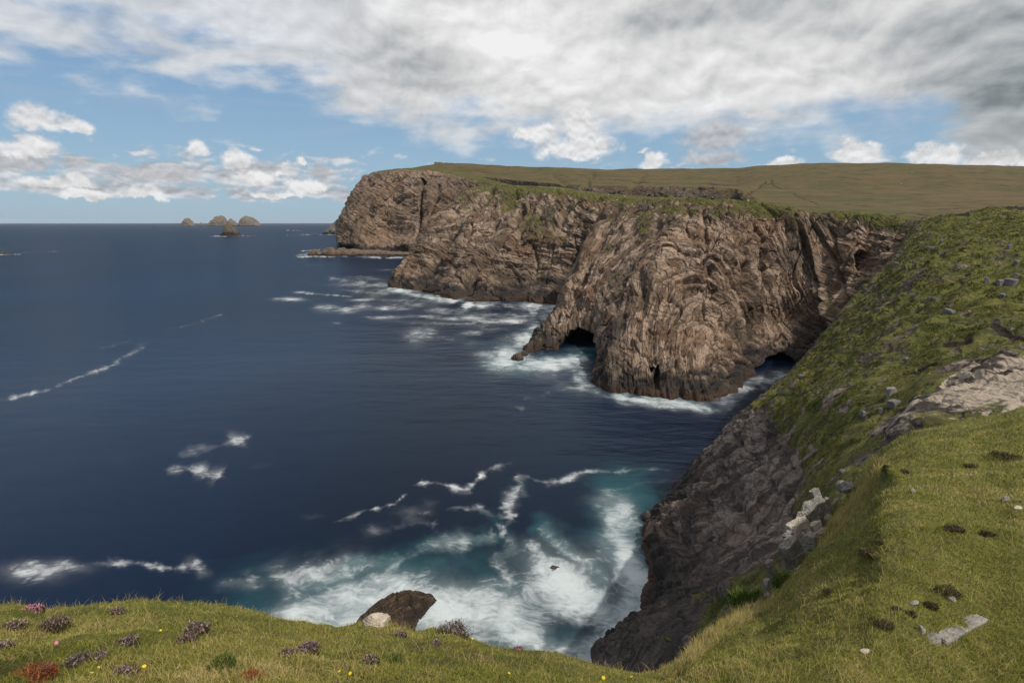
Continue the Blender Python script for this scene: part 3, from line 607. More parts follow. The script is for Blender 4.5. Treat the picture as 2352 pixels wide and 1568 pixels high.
# ------------------------------------------------------------------ turf in front of the camera
crest_pts = [(-700, 1480, 11), (-250, 1425, 9.2), (-60, 1402, 8.6), (40, 1396, 8.4), (100, 1412, 8.3), (150, 1404, 8.2), (230, 1389, 8), (380, 1385, 8), (500, 1394, 8), (620, 1415, 8), (720, 1438, 8), (800, 1441, 8.1), (850, 1432, 8.2), (910, 1440, 8.1),
             (950, 1451, 8), (1000, 1446, 7.9), (1050, 1456, 7.8), (1100, 1474, 7.7), (1150, 1490, 7.6), (1210, 1500, 7.5), (1280, 1512, 7.5), (1370, 1537, 7.5), (1450, 1552, 7.8), (1530, 1548, 8.6), (1590, 1500, 10), (1650, 1446, 12), (1700, 1410, 13.4), (1760, 1382, 15), (1815, 1320, 17), (1880, 1246, 19),
             (1940, 1172, 21.5), (1990, 1112, 24), (2010, 1065, 26), (2035, 1028, 28), (2075, 1004, 29), (2115, 990, 30), (2180, 978, 30), (2240, 970, 30), (2300, 958, 30), (2360, 945, 30), (2600, 910, 33), (3000, 860, 38)]
def bot(x, r0, f):   # rows between the foot of the picture and the crest
    pass
net = [[] for _ in range(8)]
for x, y, t_ in crest_pts:
    c = P(x, y, t_)
    if x < 1500: b = P(x, 1760, 2.7)
    else:
        k = min(1, (x - 1500) / 800.0); b = P(1500 + (x - 1500) * (1.0 - 0.05 * k), 1760, 2.7 + 1.6 * k)
    out = np.array([0.0, 1.0, 0]) if x < 1450 else np.array([-0.75, 0.66, 0]) if x < 2060 else np.array([-0.45, 0.9, 0])
    if 1450 <= x < 1560: out = np.array([-0.35, 0.93, 0])
    up = np.array([0, 0, 1.0]); L = np.linalg.norm(c - b)
    net[0].append(b); net[1].append(b + (c - b) * 0.3 + up * (0.012 * L)); net[2].append(b + (c - b) * 0.6 + up * 0.016 * L); net[3].append(b + (c - b) * 0.85 + up * 0.010 * L); net[4].append(c)
    s_ = max(1.0, t_ / 9.0)
    net[5].append(c + out * 0.2 * s_ - up * 0.45 * s_); net[6].append(c + out * 0.5 * s_ - up * 2.2 * s_); net[7].append(c + out * 1.3 * s_ - up * 9.0 * s_)
G, ur, uc = loft(np.array(net), 620, 1500); N = orient(G); px, py, tt = proj(G)
s_ = np.clip(tt / 8, 0.5, 2.5)
d = fbm(G / 0.9, 4, 101) * 0.14 + fbm(G / 0.22, 3, 105) * 0.05 + fbm(G / 3.0, 3, 103) * 0.14 * s_
on = 1 - sst(ur, 4.5, 6)[:, None]
near_edge = np.exp(-((ur - 4) / 0.35) ** 2)[:, None]
pits = 0
for x, y, rx, ry, a_ in ((2052, 1098, 20, 9, .8), (1990, 1272, 16, 6, .35), (2300, 1045, 30, 8, .4), (1905, 1205, 16, 10, .4), (2172, 1358, 22, 9, .25), (2030, 1434, 20, 8, .15), (2190, 1215, 26, 8, .3)): pits = pits + a_ * blob(px, py, x, y, rx, ry)
G2 = G + N * (d * (0.55 + 0.45 * on))[..., None] - N * (pits * 0.5)[..., None]
drop = sst(ur, 4.6, 5.6)[:, None]
dr, bed = rock(G, (0.7, -0.3, -0.4), 6.0, seed=110)
G2 = G2 + N * (dr * drop * 0.6)[..., None]
veg = 1.35 - drop * 0.75 + fbm(G / 0.7, 3, 120) * 0.3 - np.clip(pits, 0, 1) * 0.3
soil = np.clip(drop * 0.75 * sst(fbm(G / 1.5, 3, 121), -.1, .2), 0, 1)
peat = np.clip(pits * 1.1 * sst(fbm(G / 0.3, 2, 123), -.5, .1), 0, 1)
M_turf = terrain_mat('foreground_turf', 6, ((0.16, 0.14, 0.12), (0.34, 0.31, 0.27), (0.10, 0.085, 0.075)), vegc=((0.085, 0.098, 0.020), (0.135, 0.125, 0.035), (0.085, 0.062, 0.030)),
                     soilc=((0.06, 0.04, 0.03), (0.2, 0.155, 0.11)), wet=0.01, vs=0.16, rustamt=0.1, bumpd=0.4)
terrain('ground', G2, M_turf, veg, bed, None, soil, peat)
TURF = (G2, px, py, tt, ur, N)

# ------------------------------------------------------------------ sea
az_f = np.radians(np.linspace(-50, 50, 1400)); az_c = np.radians(np.arange(53, 308, 4.0)); azs = np.concatenate([az_f, az_c, [az_f[0] + 2 * math.pi]])
ys = np.concatenate([np.linspace(1760, 760, 480), np.linspace(758, 514, 330)]); rr = 70.0 / np.tan(PITCH + np.arctan((ys - CY) / F))
rr = np.concatenate([[4.0, 30.0], rr, [40000., 60000.]])
V = np.stack([rr[:, None] * np.sin(azs), rr[:, None] * np.cos(azs), np.zeros((len(rr), len(azs)))], -1)
px, py, _ = proj(V); ok = (V[..., 1] > 1) & (np.abs(px - CX) < 1600) & (py < 1900)
Vs = V.copy(); W = np.stack([fbm(V / 11 + 3, 5, 201, 0.62), fbm(V / 11 + 50, 5, 202, 0.62)], -1); W2 = np.stack([fbm(V / 60 + 3, 3, 203), fbm(V / 60 + 50, 3, 204)], -1)
pscale = np.clip(F * 1.0 / np.maximum(np.hypot(V[..., 0], V[..., 1]), 20), 0, 16)       # pixels per metre across
vscale = pscale * np.clip(70.0 / np.maximum(np.hypot(V[..., 0], V[..., 1]), 20), 0, 1)
qx = px + W[..., 0] * 5.5 * pscale + W2[..., 0] * 8 * pscale; qy = py + W[..., 1] * 5.5 * vscale + W2[..., 1] * 8 * vscale
foam = np.zeros(px.shape, np.float32); teal = np.zeros(px.shape, np.float32)
def stroke(pts, w, i, sx=1.0, tl=0.0, taper=0.0):
    global foam, teal
    x0, x1 = min(p[0] for p in pts) - w * 5 * sx, max(p[0] for p in pts) + w * 5 * sx; y0, y1 = min(p[1] for p in pts) - w * 5, max(p[1] for p in pts) + w * 5
    m = ok & (qx > x0) & (qx < x1) & (qy > y0) & (qy < y1)
    d_, f_ = dseg(qx[m], qy[m], pts, sx); k_ = 1.0 if not taper else (1 - taper * np.abs(2 * f_ - 1) ** 2)
    ln_ = sum(math.hypot(pts[q + 1][0] - pts[q][0], pts[q + 1][1] - pts[q][1]) for q in range(len(pts) - 1)); fz = f_ * 0
    k_ = k_ * np.clip(0.85 + 0.9 * gn(np.stack([f_ * ln_ / (w * 4.5), fz + pts[0][0] * 0.37, fz], -1), 7) + 0.5 * gn(np.stack([f_ * ln_ / (w * 1.6), fz + pts[0][1] * 0.37, fz], -1), 8), 0.25, 1.6) * np.clip(np.minimum(f_, 1 - f_) * 10 + 0.35, 0, 1)
    v = i * np.exp(-(d_ / (w * k_ + 0.01)) ** 2) * k_; foam[m] = 1 - (1 - foam[m]) * (1 - np.clip(v, 0, 1))
    if tl: teal[m] = np.maximum(teal[m], tl * np.exp(-(d_ / (w * 2.2)) ** 2))
def dab(x, y, rx, ry, i, rot=0, tl=0.0):
    global foam, teal
    m = ok & (np.abs(qx - x) < 3.5 * max(rx, ry)) & (np.abs(qy - y) < 3.5 * max(rx, ry))
    v = i * blob(qx[m], qy[m], x, y, rx, ry, rot); foam[m] = 1 - (1 - foam[m]) * (1 - np.clip(v, 0, 1))
    if tl: teal[m] = np.maximum(teal[m], tl * blob(qx[m], qy[m], x, y, rx * 1.5, ry * 1.5, rot))
# cove below the camera
stroke([(600, 1420), (720, 1400), (850, 1380), (960, 1365), (1080, 1368), (1150, 1400), (1190, 1450), (1230, 1520)], 58, 1.0, 1.3, 0.8); dab(1010, 1400, 120, 50, 1.0); dab(760, 1400, 110, 40, .9)
stroke([(560, 1470), (760, 1450), (900, 1480), (1100, 1470)], 60, .95, 1, .7)
dab(720, 1300, 80, 26, .75, -15, .4); dab(660, 1320, 40, 30, .5, 0, .3); dab(800, 1340, 90, 22, .55, -10, .8); dab(1080, 1400, 90, 50, .9, 20, .6)
dab(1290, 1315, 110, 48, 1.0, 15, .8); dab(1300, 1330, 70, 40, .8, 30, .8); dab(1240, 1290, 50, 26, .5, 30, .6); dab(1370, 1380, 70, 34, .75, 40, .9); dab(1330, 1250, 70, 25, .35, 30, .7)
stroke([(1470, 1150), (1440, 1190), (1445, 1250), (1470, 1310), (1450, 1390), (1410, 1450), (1340, 1500), (1300, 1560)], 42, 1.0, 1, .95)
dab(1400, 1430, 60, 60, .55, 0, 1.0); dab(1320, 1500, 90, 60, .5, 0, 1.0); dab(1400, 1260, 40, 40, .35, 0, .7)
stroke([(1130, 1200), (1165, 1240), (1130, 1290), (1150, 1340)], 12, .45, 1, .5); stroke([(880, 1290), (960, 1265), (1050, 1250), (1130, 1225)], 13, .45, 1, .6); stroke([(1240, 1210), (1300, 1240), (1370, 1300)], 14, .4, 1, .8)
stroke([(700, 1330), (820, 1290), (900, 1300)], 16, .4, 1, .9); dab(940, 1310, 110, 30, .12, 0, .7); dab(1200, 1340, 50, 60, .12, 0, .3)
stroke([(960, 1127), (1020, 1122), (1070, 1138), (1110, 1110), (1130, 1088), (1195, 1068)], 7, .75, 1, .1); stroke([(1190, 1092), (1280, 1113), (1340, 1108), (1400, 1085), (1480, 1080), (1570, 1085)], 7.5, .95, 1.3, .15, .6); dab(1340, 1108, 50, 8, .6, -12)
stroke([(1205, 1095), (1210, 1125), (1175, 1160), (1170, 1185)], 15, .8, 1, .25); stroke([(1030, 1180), (1100, 1180), (1170, 1190), (1130, 1225)], 6, .5, 1, .3); dab(950, 1185, 35, 9, .35); dab(990, 1170, 22, 8, .25)
stroke([(765, 1197), (850, 1178), (900, 1170), (942, 1150)], 5.5, .7, 1, 0, .4); dab(842, 1226, 22, 13, .75, -20); dab(925, 1192, 25, 10, .55); stroke([(870, 1215), (940, 1205), (1010, 1215)], 8, .35); dab(700, 1180, 25, 8, .2)
stroke([(1400, 1150), (1500, 1120), (1580, 1110)], 6, .2); dab(1420, 1150, 50, 14, .3, 0, .4)
dab(55, 1318, 70, 22, .85, -3); dab(150, 1300, 45, 12, .6); stroke([(190, 1292), (300, 1292), (360, 1305), (450, 1292)], 9, .7); dab(430, 1300, 30, 14, .5, 20); dab(530, 1335, 55, 12, .35, -8); dab(575, 1330, 14, 18, .3)
stroke([(405, 1045), (500, 1022), (575, 998)], 13, .75, 1.6, 0, .3); stroke([(385, 1076), (450, 1076), (510, 1100)], 14, .65, 1.5); dab(290, 1047, 26, 8, .25); dab(600, 1075, 25, 8, .15)
stroke([(-60, 945), (0, 921), (115, 892)], 5, .75, 1.2); stroke([(110, 892), (170, 865), (265, 835), (330, 795)], 4.5, .6, 1.2, 0, .2); dab(315, 805, 28, 9, .35, -35); stroke([(220, 803), (300, 783)], 4, .22); stroke([(400, 755), (525, 720)], 3, .3, 2)
# near cliff and its arch
stroke([(1285, 700), (1262, 735), (1235, 765), (1195, 800), (1150, 828)], 17, 1.0, 1.4, .6); stroke([(1135, 835), (1200, 843), (1280, 832), (1350, 815)], 12, .97, 1.8, .9); dab(1230, 838, 100, 15, .8, 0, .8); dab(1340, 800, 60, 5, .5); stroke([(1180, 770), (1120, 790), (1060, 775)], 8, .3, 1.5, .4)
stroke([(1320, 850), (1345, 885), (1400, 905), (1470, 915), (1540, 925), (1610, 938)], 8, .75, 1.6, .5); dab(1515, 918, 40, 13, .9, 0, .5); dab(1575, 930, 45, 10, .85, 8, .8); dab(1340, 895, 55, 14, .45, 15, .4); stroke([(1650, 912), (1700, 890), (1730, 868)], 5, .35, 1.5); dab(1785, 862, 34, 11, .7, 0, .4); dab(1760, 880, 30, 12, .3)
stroke([(1185, 930), (1210, 942)], 6, .3, 1.5); stroke([(1215, 915), (1280, 895)], 4, .22, 2)
# middle cliff
stroke([(890, 655), (930, 672), (990, 684), (1055, 690)], 7, .98, 2.0, .5); stroke([(1060, 701), (1120, 702), (1185, 700)], 6.5, 1.0, 2, .3); stroke([(1215, 706), (1260, 708), (1295, 705)], 8, .98, 2, .4)
stroke([(755, 638), (820, 648), (890, 660)], 5, .6, 2.5); dab(880, 655, 26, 6, .8); dab(1100, 725, 90, 8, .15, 0, .4)
for x, y, rx, ry, i in ((665, 688, 24, 4, .75), (748, 708, 17, 6, .85), (690, 671, 14, 2.5, .5), (800, 713, 22, 5, .65), (835, 702, 14, 7, .6), (900, 708, 28, 4, .7), (880, 730, 34, 3.5, .5), (965, 727, 26, 3.5, .75), (940, 700, 36, 4, .4), (1060, 731, 40, 3.5, .8), (1120, 738, 24, 3, .6),
                       (1180, 738, 36, 4, .7), (1020, 713, 36, 5, .3), (1150, 722, 30, 3, .3), (965, 765, 28, 12, .38), (950, 785, 20, 10, .3), (1020, 778, 30, 5, .3), (1085, 765, 20, 4, .4), (1080, 790, 18, 3, .4), (900, 620, 26, 2, .3), (845, 640, 30, 4, .35), (770, 742, 9, 2, .4), (830, 690, 30, 3, .3)): dab(x, y, rx * 1.35, ry * 1.35, min(1, i * 1.5))
for x, y, rx, ry, i in ((980, 690, 60, 6, .5), (1050, 745, 70, 6, .45), (1150, 755, 60, 7, .45), (1220, 725, 40, 6, .5), (900, 668, 60, 6, .6), (860, 690, 50, 4, .45), (1210, 770, 40, 8, .5), (1120, 810, 40, 8, .35), (940, 740, 60, 5, .3), (820, 655, 60, 5, .5)): dab(x, y, rx, ry, i)
stroke([(700, 674), (760, 677), (815, 681)], 2.5, .7, 3); stroke([(780, 665), (860, 672), (900, 676)], 3, .4, 3)
# far shore, skerries and islands
for ln, w, i in (([(675, 590), (760, 589)], 1.8, .9), ([(685, 577), (745, 573)], 1.5, .7), ([(850, 591), (940, 593)], 2.2, .95), ([(840, 584), (935, 585)], 1.2, .8), ([(690, 586), (720, 578)], 1.5, .5), ([(690, 539), (790, 539)], 1.0, .7), ([(655, 540), (700, 540)], .7, .5), ([(655, 529), (700, 530)], .9, .6), ([(780, 550), (800, 551)], 1.5, .5),
                 ([(478, 542.6), (590, 542.2)], .9, .55), ([(490, 542), (520, 543)], 1.1, .9), ([(545, 542), (560, 541)], 1, .9), ([(405, 519.6), (585, 519.6)], .45, .6), ([(-40, 585), (50, 584)], 1.6, .8), ([(50, 580), (135, 577)], 1.1, .35), ([(700, 610), (760, 606)], 1.2, .3), ([(800, 637), (835, 634)], 1.4, .3)): stroke(ln, w, i, 2.0)
for ln, w, i_ in (([(890, 652), (935, 668), (1000, 682), (1058, 690), (1120, 699), (1200, 702), (1295, 708)], 13, .5), ([(1283, 700), (1240, 755), (1190, 800), (1150, 830), (1240, 850), (1350, 838)], 34, .6),
                  ([(1345, 850), (1365, 890), (1440, 915), (1540, 925), (1640, 925), (1740, 870)], 20, .55), ([(760, 650), (900, 690), (1050, 720), (1200, 730)], 18, .22), ([(680, 585), (760, 588), (940, 590)], 4, .5)): stroke(ln, w, i_, 1.6)
dab(1460, 1190, 45, 34, .95, 0, .6); dab(1455, 1260, 40, 44, .9, 0, .7); dab(1462, 1340, 42, 44, .8, 0, .8); dab(1415, 1420, 50, 40, .7, 0, .9); dab(1350, 1490, 60, 34, .6, 0, .9); dab(720, 1420, 90, 36, .9); dab(880, 1350, 80, 24, .7, -8, .5); dab(1130, 1370, 60, 30, .8)
dab(1780, 868, 48, 16, .8); stroke([(1740, 880), (1770, 905), (1790, 915)], 6, .4)
foam = foam * np.clip(0.80 + 0.12 * (py > 1250) + (1.1 - 0.6 * (py > 1250)) * fbm(V * np.array([1, 0.5, 1]) / 22, 3, 230) + 0.5 * fbm(V / 7, 2, 231), 0.1, 1.15)
sea_m, t, b = new_mat('sea_water'); geo = t.nodes.new('ShaderNodeNewGeometry'); pos = geo.outputs['Position']
fo = S(t, attr(t, 'foam')); te = S(t, attr(t, 'teal'))
wv = noise(t, pos, 0.05, 3, 0.5, 0, 'Color'); pw = vm(t, 'ADD', pos, vm(t, 'MULTIPLY', wv, (16, 16, 0)))
w1 = noise(t, vmap(t, pw, (0.75, 1.15, 1), (0, 0, 0), (0, 0, 0.4)), 0.16, 8, 0.6, 1.3); w2 = noise(t, pw, 0.055, 5, 0.55, 0.8)
w3 = noise(t, vmap(t, pw, (0.8, 1.1, 1), (5, 0, 0), (0, 0, -0.3)), 0.45, 6, 0.62, 1.2)
fm = ((fo * 1.15 + (w1 - 0.5) * 2.1 * (1.12 - fo) + (w3 - 0.5) * 1.15 + (w2 - 0.5) * 0.9 * (1.1 - fo) - 0.18).step(0.0, 1.22) * fo.step(0.02, 0.4)).max(fo.pow(1.5) * 0.5) * 0.97
big = noise(t, vmap(t, pos, (1, 0.45, 1)), 0.006, 3, 0.5); 
deep = mixc(t, big.step(0.3, 0.7), (0.0009, 0.0040, 0.0125), (0.0016, 0.0085, 0.029))
wc_ = mixc(t, (te + (w2 - 0.5) * 0.9).step(0.15, 1.0) * 0.85, deep, (0.012, 0.058, 0.070))
wc_ = mixc(t, fm, wc_, mixc(t, te * 0.25, (0.50, 0.52, 0.53), (0.36, 0.50, 0.50)))
t.nodes.remove(b); b = t.nodes.new('ShaderNodeBsdfDiffuse'); t.links.new(wc_, b.inputs['Color']); gl_ = t.nodes.new('ShaderNodeBsdfGlossy'); gl_.inputs['Roughness'].default_value = 0.22; gl_.inputs['Color'].default_value = (0.72, 0.86, 1.0, 1)
fr = t.nodes.new('ShaderNodeFresnel'); fr.inputs['IOR'].default_value = 1.30; ms = t.nodes.new('ShaderNodeMixShader')
link(t, ((S(t, fr.outputs[0]) * 0.62).min(0.15) * (1.0 - fm)), ms.inputs[0]); t.links.new(b.outputs[0], ms.inputs[1]); t.links.new(gl_.outputs[0], ms.inputs[2]); t.links.new(ms.outputs[0], [n for n in t.nodes if n.type == 'OUTPUT_MATERIAL'][0].inputs[0])
sw = noise(t, vmap(t, pos, (0.35, 1, 1), (0, 0, 0), (0, 0, 0.25)), 0.35, 6, 0.6); sw2 = noise(t, vmap(t, pos, (0.3, 1, 1), (0, 0, 0), (0, 0, 0.15)), 0.03, 5, 0.6)
sw3 = noise(t, vmap(t, pos, (0.5, 1, 1), (0, 0, 0), (0, 0, 0.35)), 0.11, 5, 0.55)
bump(t, b, sw * 0.8 + sw3 * 2.6 + sw2 * 5.0, 0.5, 0.42); t.links.new(b.inputs['Normal'].links[0].from_socket, gl_.inputs['Normal'])
put('sea', mesh_from('sea', V, grid_faces(*V.shape[:2]), sea_m, dict(foam=foam, teal=teal)), kind='structure')

# ------------------------------------------------------------------ islands, stacks and reefs
def arr_of(bm):
    return np.array([v.co[:] for v in bm.verts]), np.array([[v.index for v in f.verts] for f in bm.faces])
import bmesh
def ico(n):
    bm = bmesh.new(); bmesh.ops.create_icosphere(bm, subdivisions=n, radius=1.0); r = arr_of(bm); bm.free(); return r
ICO = {n: ico(n) for n in (3, 4, 6)}
def vnorm(Vv, Fq):
    a, b, c = Vv[Fq[:, 0]], Vv[Fq[:, 1]], Vv[Fq[:, 2]]; n = np.cross(b - a, c - a); o = np.zeros_like(Vv)
    for k in range(3): np.add.at(o, Fq[:, k], n)
    return o / (np.linalg.norm(o, axis=1, keepdims=True) + 1e-9)

def island(name, prof, ywater, mat, label, cat, seed, depth=0.8, power=0.8, kind=None, rockL=None, vegamt=0.3, group=None, lean=0.0, x_only=None, amp=1.9):
    """prof: (picture x, height in picture units) of the skyline; built as a solid ridge at its own distance"""
    d = sea_pt(np.mean([p[0] for p in prof]), ywater); t_ = np.linalg.norm(d - CAM); dist = d[1]; unit = t_ / F   # metres per picture unit there
    xs = np.array([PY(p[0], ywater, dist)[0] for p in prof]); hs = np.array([p[1] for p in prof]) * dist / F * 1.04
    nu, nv = 160, 90; u = np.linspace(0, 1, nu); xu = xs[0] + (xs[-1] - xs[0]) * u; h = np.interp(xu, xs, hs)
    W = xs[-1] - xs[0]; ph = np.linspace(0, math.pi, nv); wid = depth * W * 0.5 * np.sqrt(np.clip(1 - (2 * u - 1) ** 2, 0.02, 1))
    Y = dist + wid.mean() * 0 - np.cos(ph)[None, :] * wid[:, None] + wid.max(); h = h * (1 + 0.10 * gn(np.stack([u * 9, u * 0 + seed, u * 0], -1), seed) + 0.06 * gn(np.stack([u * 23, u * 0 + seed, u * 0], -1), seed)); Z = h[:, None] * np.sin(ph)[None, :] ** power
    X = xu[:, None] + lean * Z; Gq = np.stack([X, Y, Z - 0.01 * W], -1); Gq[..., 2] = np.where(Z < 0.02 * h.max(), -0.05 * h.max() - 1, Gq[..., 2])
    Nn = normals(Gq); Nn = Nn * np.sign((Nn[..., 1] * (Gq[..., 1] - (dist + wid.max())) + Nn[..., 2] * Gq[..., 2]).sum())
    L_ = rockL or h.max() * 0.55; dd, bd = rock(Gq, (0.5, 0.2, 0.8), L_, seed=seed, fold=0.8); dd = dd * np.clip(h / h.max() * 2, 0.1, 1)[:, None]
    Gq = Gq + Nn * (dd * 0.7 * amp)[..., None]
    v = vegamt * sst(Gq[..., 2] / h.max(), 0.35, 0.8) * 1.1 - 0.15
    Fq = grid_faces(nu, nv); 
    if (Nn * normals(Gq)).sum() < 0: Fq = Fq[:, ::-1]
    o_ = np.array([xs.mean(), dist, 0.0])
    z0 = np.zeros(Gq.shape[:2]); me = mesh_from(name, Gq - o_, Fq, mat, dict(veg=v, bed=bd, dark=z0, soil=z0, peat=z0))
    return put(name, me, loc=o_, kind=kind, label=label, cat=cat, group=group)
zx = lambda L: [(404.5 + a_ * 0.084, h_ * 0.084) for a_, h_ in L]
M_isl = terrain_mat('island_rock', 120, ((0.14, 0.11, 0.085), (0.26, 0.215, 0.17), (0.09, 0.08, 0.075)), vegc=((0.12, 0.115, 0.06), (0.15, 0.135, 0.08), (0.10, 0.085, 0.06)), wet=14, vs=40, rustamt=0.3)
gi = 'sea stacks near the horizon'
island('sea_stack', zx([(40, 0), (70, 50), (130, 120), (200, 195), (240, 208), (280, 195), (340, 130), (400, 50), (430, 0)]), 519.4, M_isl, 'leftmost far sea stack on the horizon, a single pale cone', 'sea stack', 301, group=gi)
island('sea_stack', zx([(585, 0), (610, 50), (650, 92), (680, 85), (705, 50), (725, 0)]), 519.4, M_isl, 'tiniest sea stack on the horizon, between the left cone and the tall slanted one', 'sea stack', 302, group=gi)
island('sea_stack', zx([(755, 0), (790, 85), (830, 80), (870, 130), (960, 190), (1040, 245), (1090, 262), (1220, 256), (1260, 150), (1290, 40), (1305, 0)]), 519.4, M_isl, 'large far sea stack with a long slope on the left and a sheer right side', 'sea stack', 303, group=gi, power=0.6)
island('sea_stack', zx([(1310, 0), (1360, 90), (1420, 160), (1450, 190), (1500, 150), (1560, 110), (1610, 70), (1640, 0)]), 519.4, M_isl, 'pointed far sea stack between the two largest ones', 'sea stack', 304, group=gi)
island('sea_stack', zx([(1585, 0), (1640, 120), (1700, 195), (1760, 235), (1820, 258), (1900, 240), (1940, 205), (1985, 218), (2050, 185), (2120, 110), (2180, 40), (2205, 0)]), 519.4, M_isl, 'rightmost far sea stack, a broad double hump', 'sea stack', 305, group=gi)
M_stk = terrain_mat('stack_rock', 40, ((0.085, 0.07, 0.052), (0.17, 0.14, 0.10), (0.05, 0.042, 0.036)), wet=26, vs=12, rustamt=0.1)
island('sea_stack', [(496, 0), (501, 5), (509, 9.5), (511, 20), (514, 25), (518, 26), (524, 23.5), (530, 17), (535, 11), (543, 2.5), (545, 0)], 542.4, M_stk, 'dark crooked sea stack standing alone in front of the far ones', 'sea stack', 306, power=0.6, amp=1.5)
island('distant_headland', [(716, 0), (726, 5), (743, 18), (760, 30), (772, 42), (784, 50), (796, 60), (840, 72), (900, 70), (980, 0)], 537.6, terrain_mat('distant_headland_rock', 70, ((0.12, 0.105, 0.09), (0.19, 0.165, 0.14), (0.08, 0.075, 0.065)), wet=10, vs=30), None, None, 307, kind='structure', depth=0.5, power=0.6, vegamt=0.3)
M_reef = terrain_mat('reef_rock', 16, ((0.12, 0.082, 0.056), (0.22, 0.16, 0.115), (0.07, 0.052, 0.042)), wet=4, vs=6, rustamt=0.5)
island('reef', [(698, 0), (703, 9), (712, 15), (722, 15), (732, 9), (742, 17), (750, 20), (757, 21), (763, 13), (772, 17), (784, 19), (796, 14), (815, 17), (835, 13), (860, 15), (885, 11), (915, 11), (945, 9), (965, 0)], 588, M_reef, 'long low brown rock reef at the foot of the far headland', 'reef', 308, depth=0.16, power=0.45, rockL=20, vegamt=0, amp=1.6)
island('skerry', [(868, 0), (876, 2.5), (884, 4), (891, 2), (898, 0)], 592, M_reef, 'small wave-washed rock just right of the long reef', 'skerry', 309, depth=0.6, rockL=8, vegamt=0)
island('skerry', [(-20, 0), (-5, 4), (8, 3.5), (18, 1.5), (24, 0)], 583, M_reef, 'dark low skerry cut by the left edge of the picture', 'skerry', 310, depth=0.5, rockL=10, vegamt=0)
island('skerry', [(664, 0), (669, 1.4), (676, 2), (684, 1.2), (692, 0)], 529.5, M_reef, 'flat skerry in a line of surf, the farthest one left of the headland', 'skerry', 311, depth=0.3, rockL=16, vegamt=0)
island('skerry', [(688, 0), (691, 2.2), (695, 2.4), (700, 0)], 539.2, M_reef, 'single dark skerry dot left of the distant headland', 'skerry', 312, depth=0.5, rockL=12, vegamt=0)
island('skerry', [(708, 0), (712, 1.6), (718, 2.3), (726, 2.5), (734, 0)], 539, M_reef, 'skerry close to the tip of the distant headland', 'skerry', 313, depth=0.5, rockL=12, vegamt=0)

# ------------------------------------------------------------------ boulders and slabs
def simple_rock_mat(name, c0, c1, c2, sc, wetc=None, lichen=0.0):
    m, t, b = new_mat(name); tcn = t.nodes.new('ShaderNodeTexCoord'); pos = tcn.outputs['Object']
    n1 = noise(t, pos, 1.2 * sc, 6, 0.65); n2 = noise(t, vmap(t, pos, (1, 1, 5)), 4 * sc, 5, 0.65); n3 = noise(t, pos, 14 * sc, 4, 0.6)
    c = mixc(t, (n1 + (n3 - 0.5) * 0.5).step(0.35, 0.65), c0, c1); c = mixc(t, n2.step(0.48, 0.66) * 0.8, c, c2)
    ck = 1.0 - (n2 - 0.5)._m('ABSOLUTE').step(0.0, 0.03); c = mixc(t, ck * 0.5, c, tuple(v * 0.35 for v in c0))
    if lichen: c = mixc(t, n3.step(0.58, 0.68) * lichen, c, (0.42, 0.42, 0.36))
    if wetc:
        z = sep(t, pos)[2]; c = mixc(t, 1.0 - (z + (n1 - 0.5) * 3).step(wetc * 0.2, wetc), c, (0.028, 0.022, 0.018)); b.inputs['Roughness'].default_value = 0.45; b.inputs['Specular IOR Level'].default_value = 0.4
    t.links.new(c, b.inputs['Base Color']); bump(t, b, n2 + n3 * 0.6, 0.08 / sc, 0.9); return m
M_wetrock = simple_rock_mat('wet_shore_rock', (0.045, 0.032, 0.022), (0.095, 0.065, 0.042), (0.025, 0.02, 0.017), 0.45, 1.6)
M_grey = simple_rock_mat('grey_slate', (0.20, 0.185, 0.165), (0.31, 0.285, 0.25), (0.13, 0.115, 0.105), 2.0, None, 0.4)
M_dkgrey = simple_rock_mat('dark_slate', (0.125, 0.12, 0.12), (0.20, 0.19, 0.185), (0.08, 0.075, 0.075), 0.6, None, 0.3)
M_pale = simple_rock_mat('pale_quartzite', (0.42, 0.37, 0.29), (0.55, 0.49, 0.40), (0.33, 0.27, 0.21), 3.0)
def boulder(name, c, size, rot, mat, label, cat, seed, n=4, planes=14, rough=0.06, group=None, box=0.0):
    rs = np.random.RandomState(seed); Vv, Ff = ICO[n]; nn = rs.normal(size=(planes, 3)); nn /= np.linalg.norm(nn, axis=1, keepdims=True); hh = rs.uniform(0.62, 0.95, planes)
    if box: nn = np.concatenate([nn, np.eye(3), -np.eye(3)]); hh = np.concatenate([hh + box * .3, np.full(6, 0.72)])
    dp = Vv @ nn.T; r = np.min(np.where(dp > 1e-3, hh / np.maximum(dp, 1e-3), 9), axis=1); Q = Vv * np.minimum(r, 1.15)[:, None]
    Q = Q + Vv * (fbm(Q * 1.6 + seed, 3, seed) * rough * 2 + fbm(Q * np.array([3, 3, 9.0]) + seed, 3, seed + 9) * rough)[:, None]
    Q = Q * np.array(size)
    if n > 4:
        mx_ = max(size); dd_, _ = rock(Q + seed * 31.0, (0.3, 0.25, 0.9), mx_ * 1.1, big=0.8, seed=seed, fold=0.5); Q = Q + Vv * (dd_ * min(size) / mx_ * 1.1)[:, None]
    o = put(name, mesh_from(name, Q, Ff, mat, None, smooth=n > 4), loc=c, label=label, cat=cat, group=group); o.rotation_euler = [math.radians(v) for v in rot]; return o
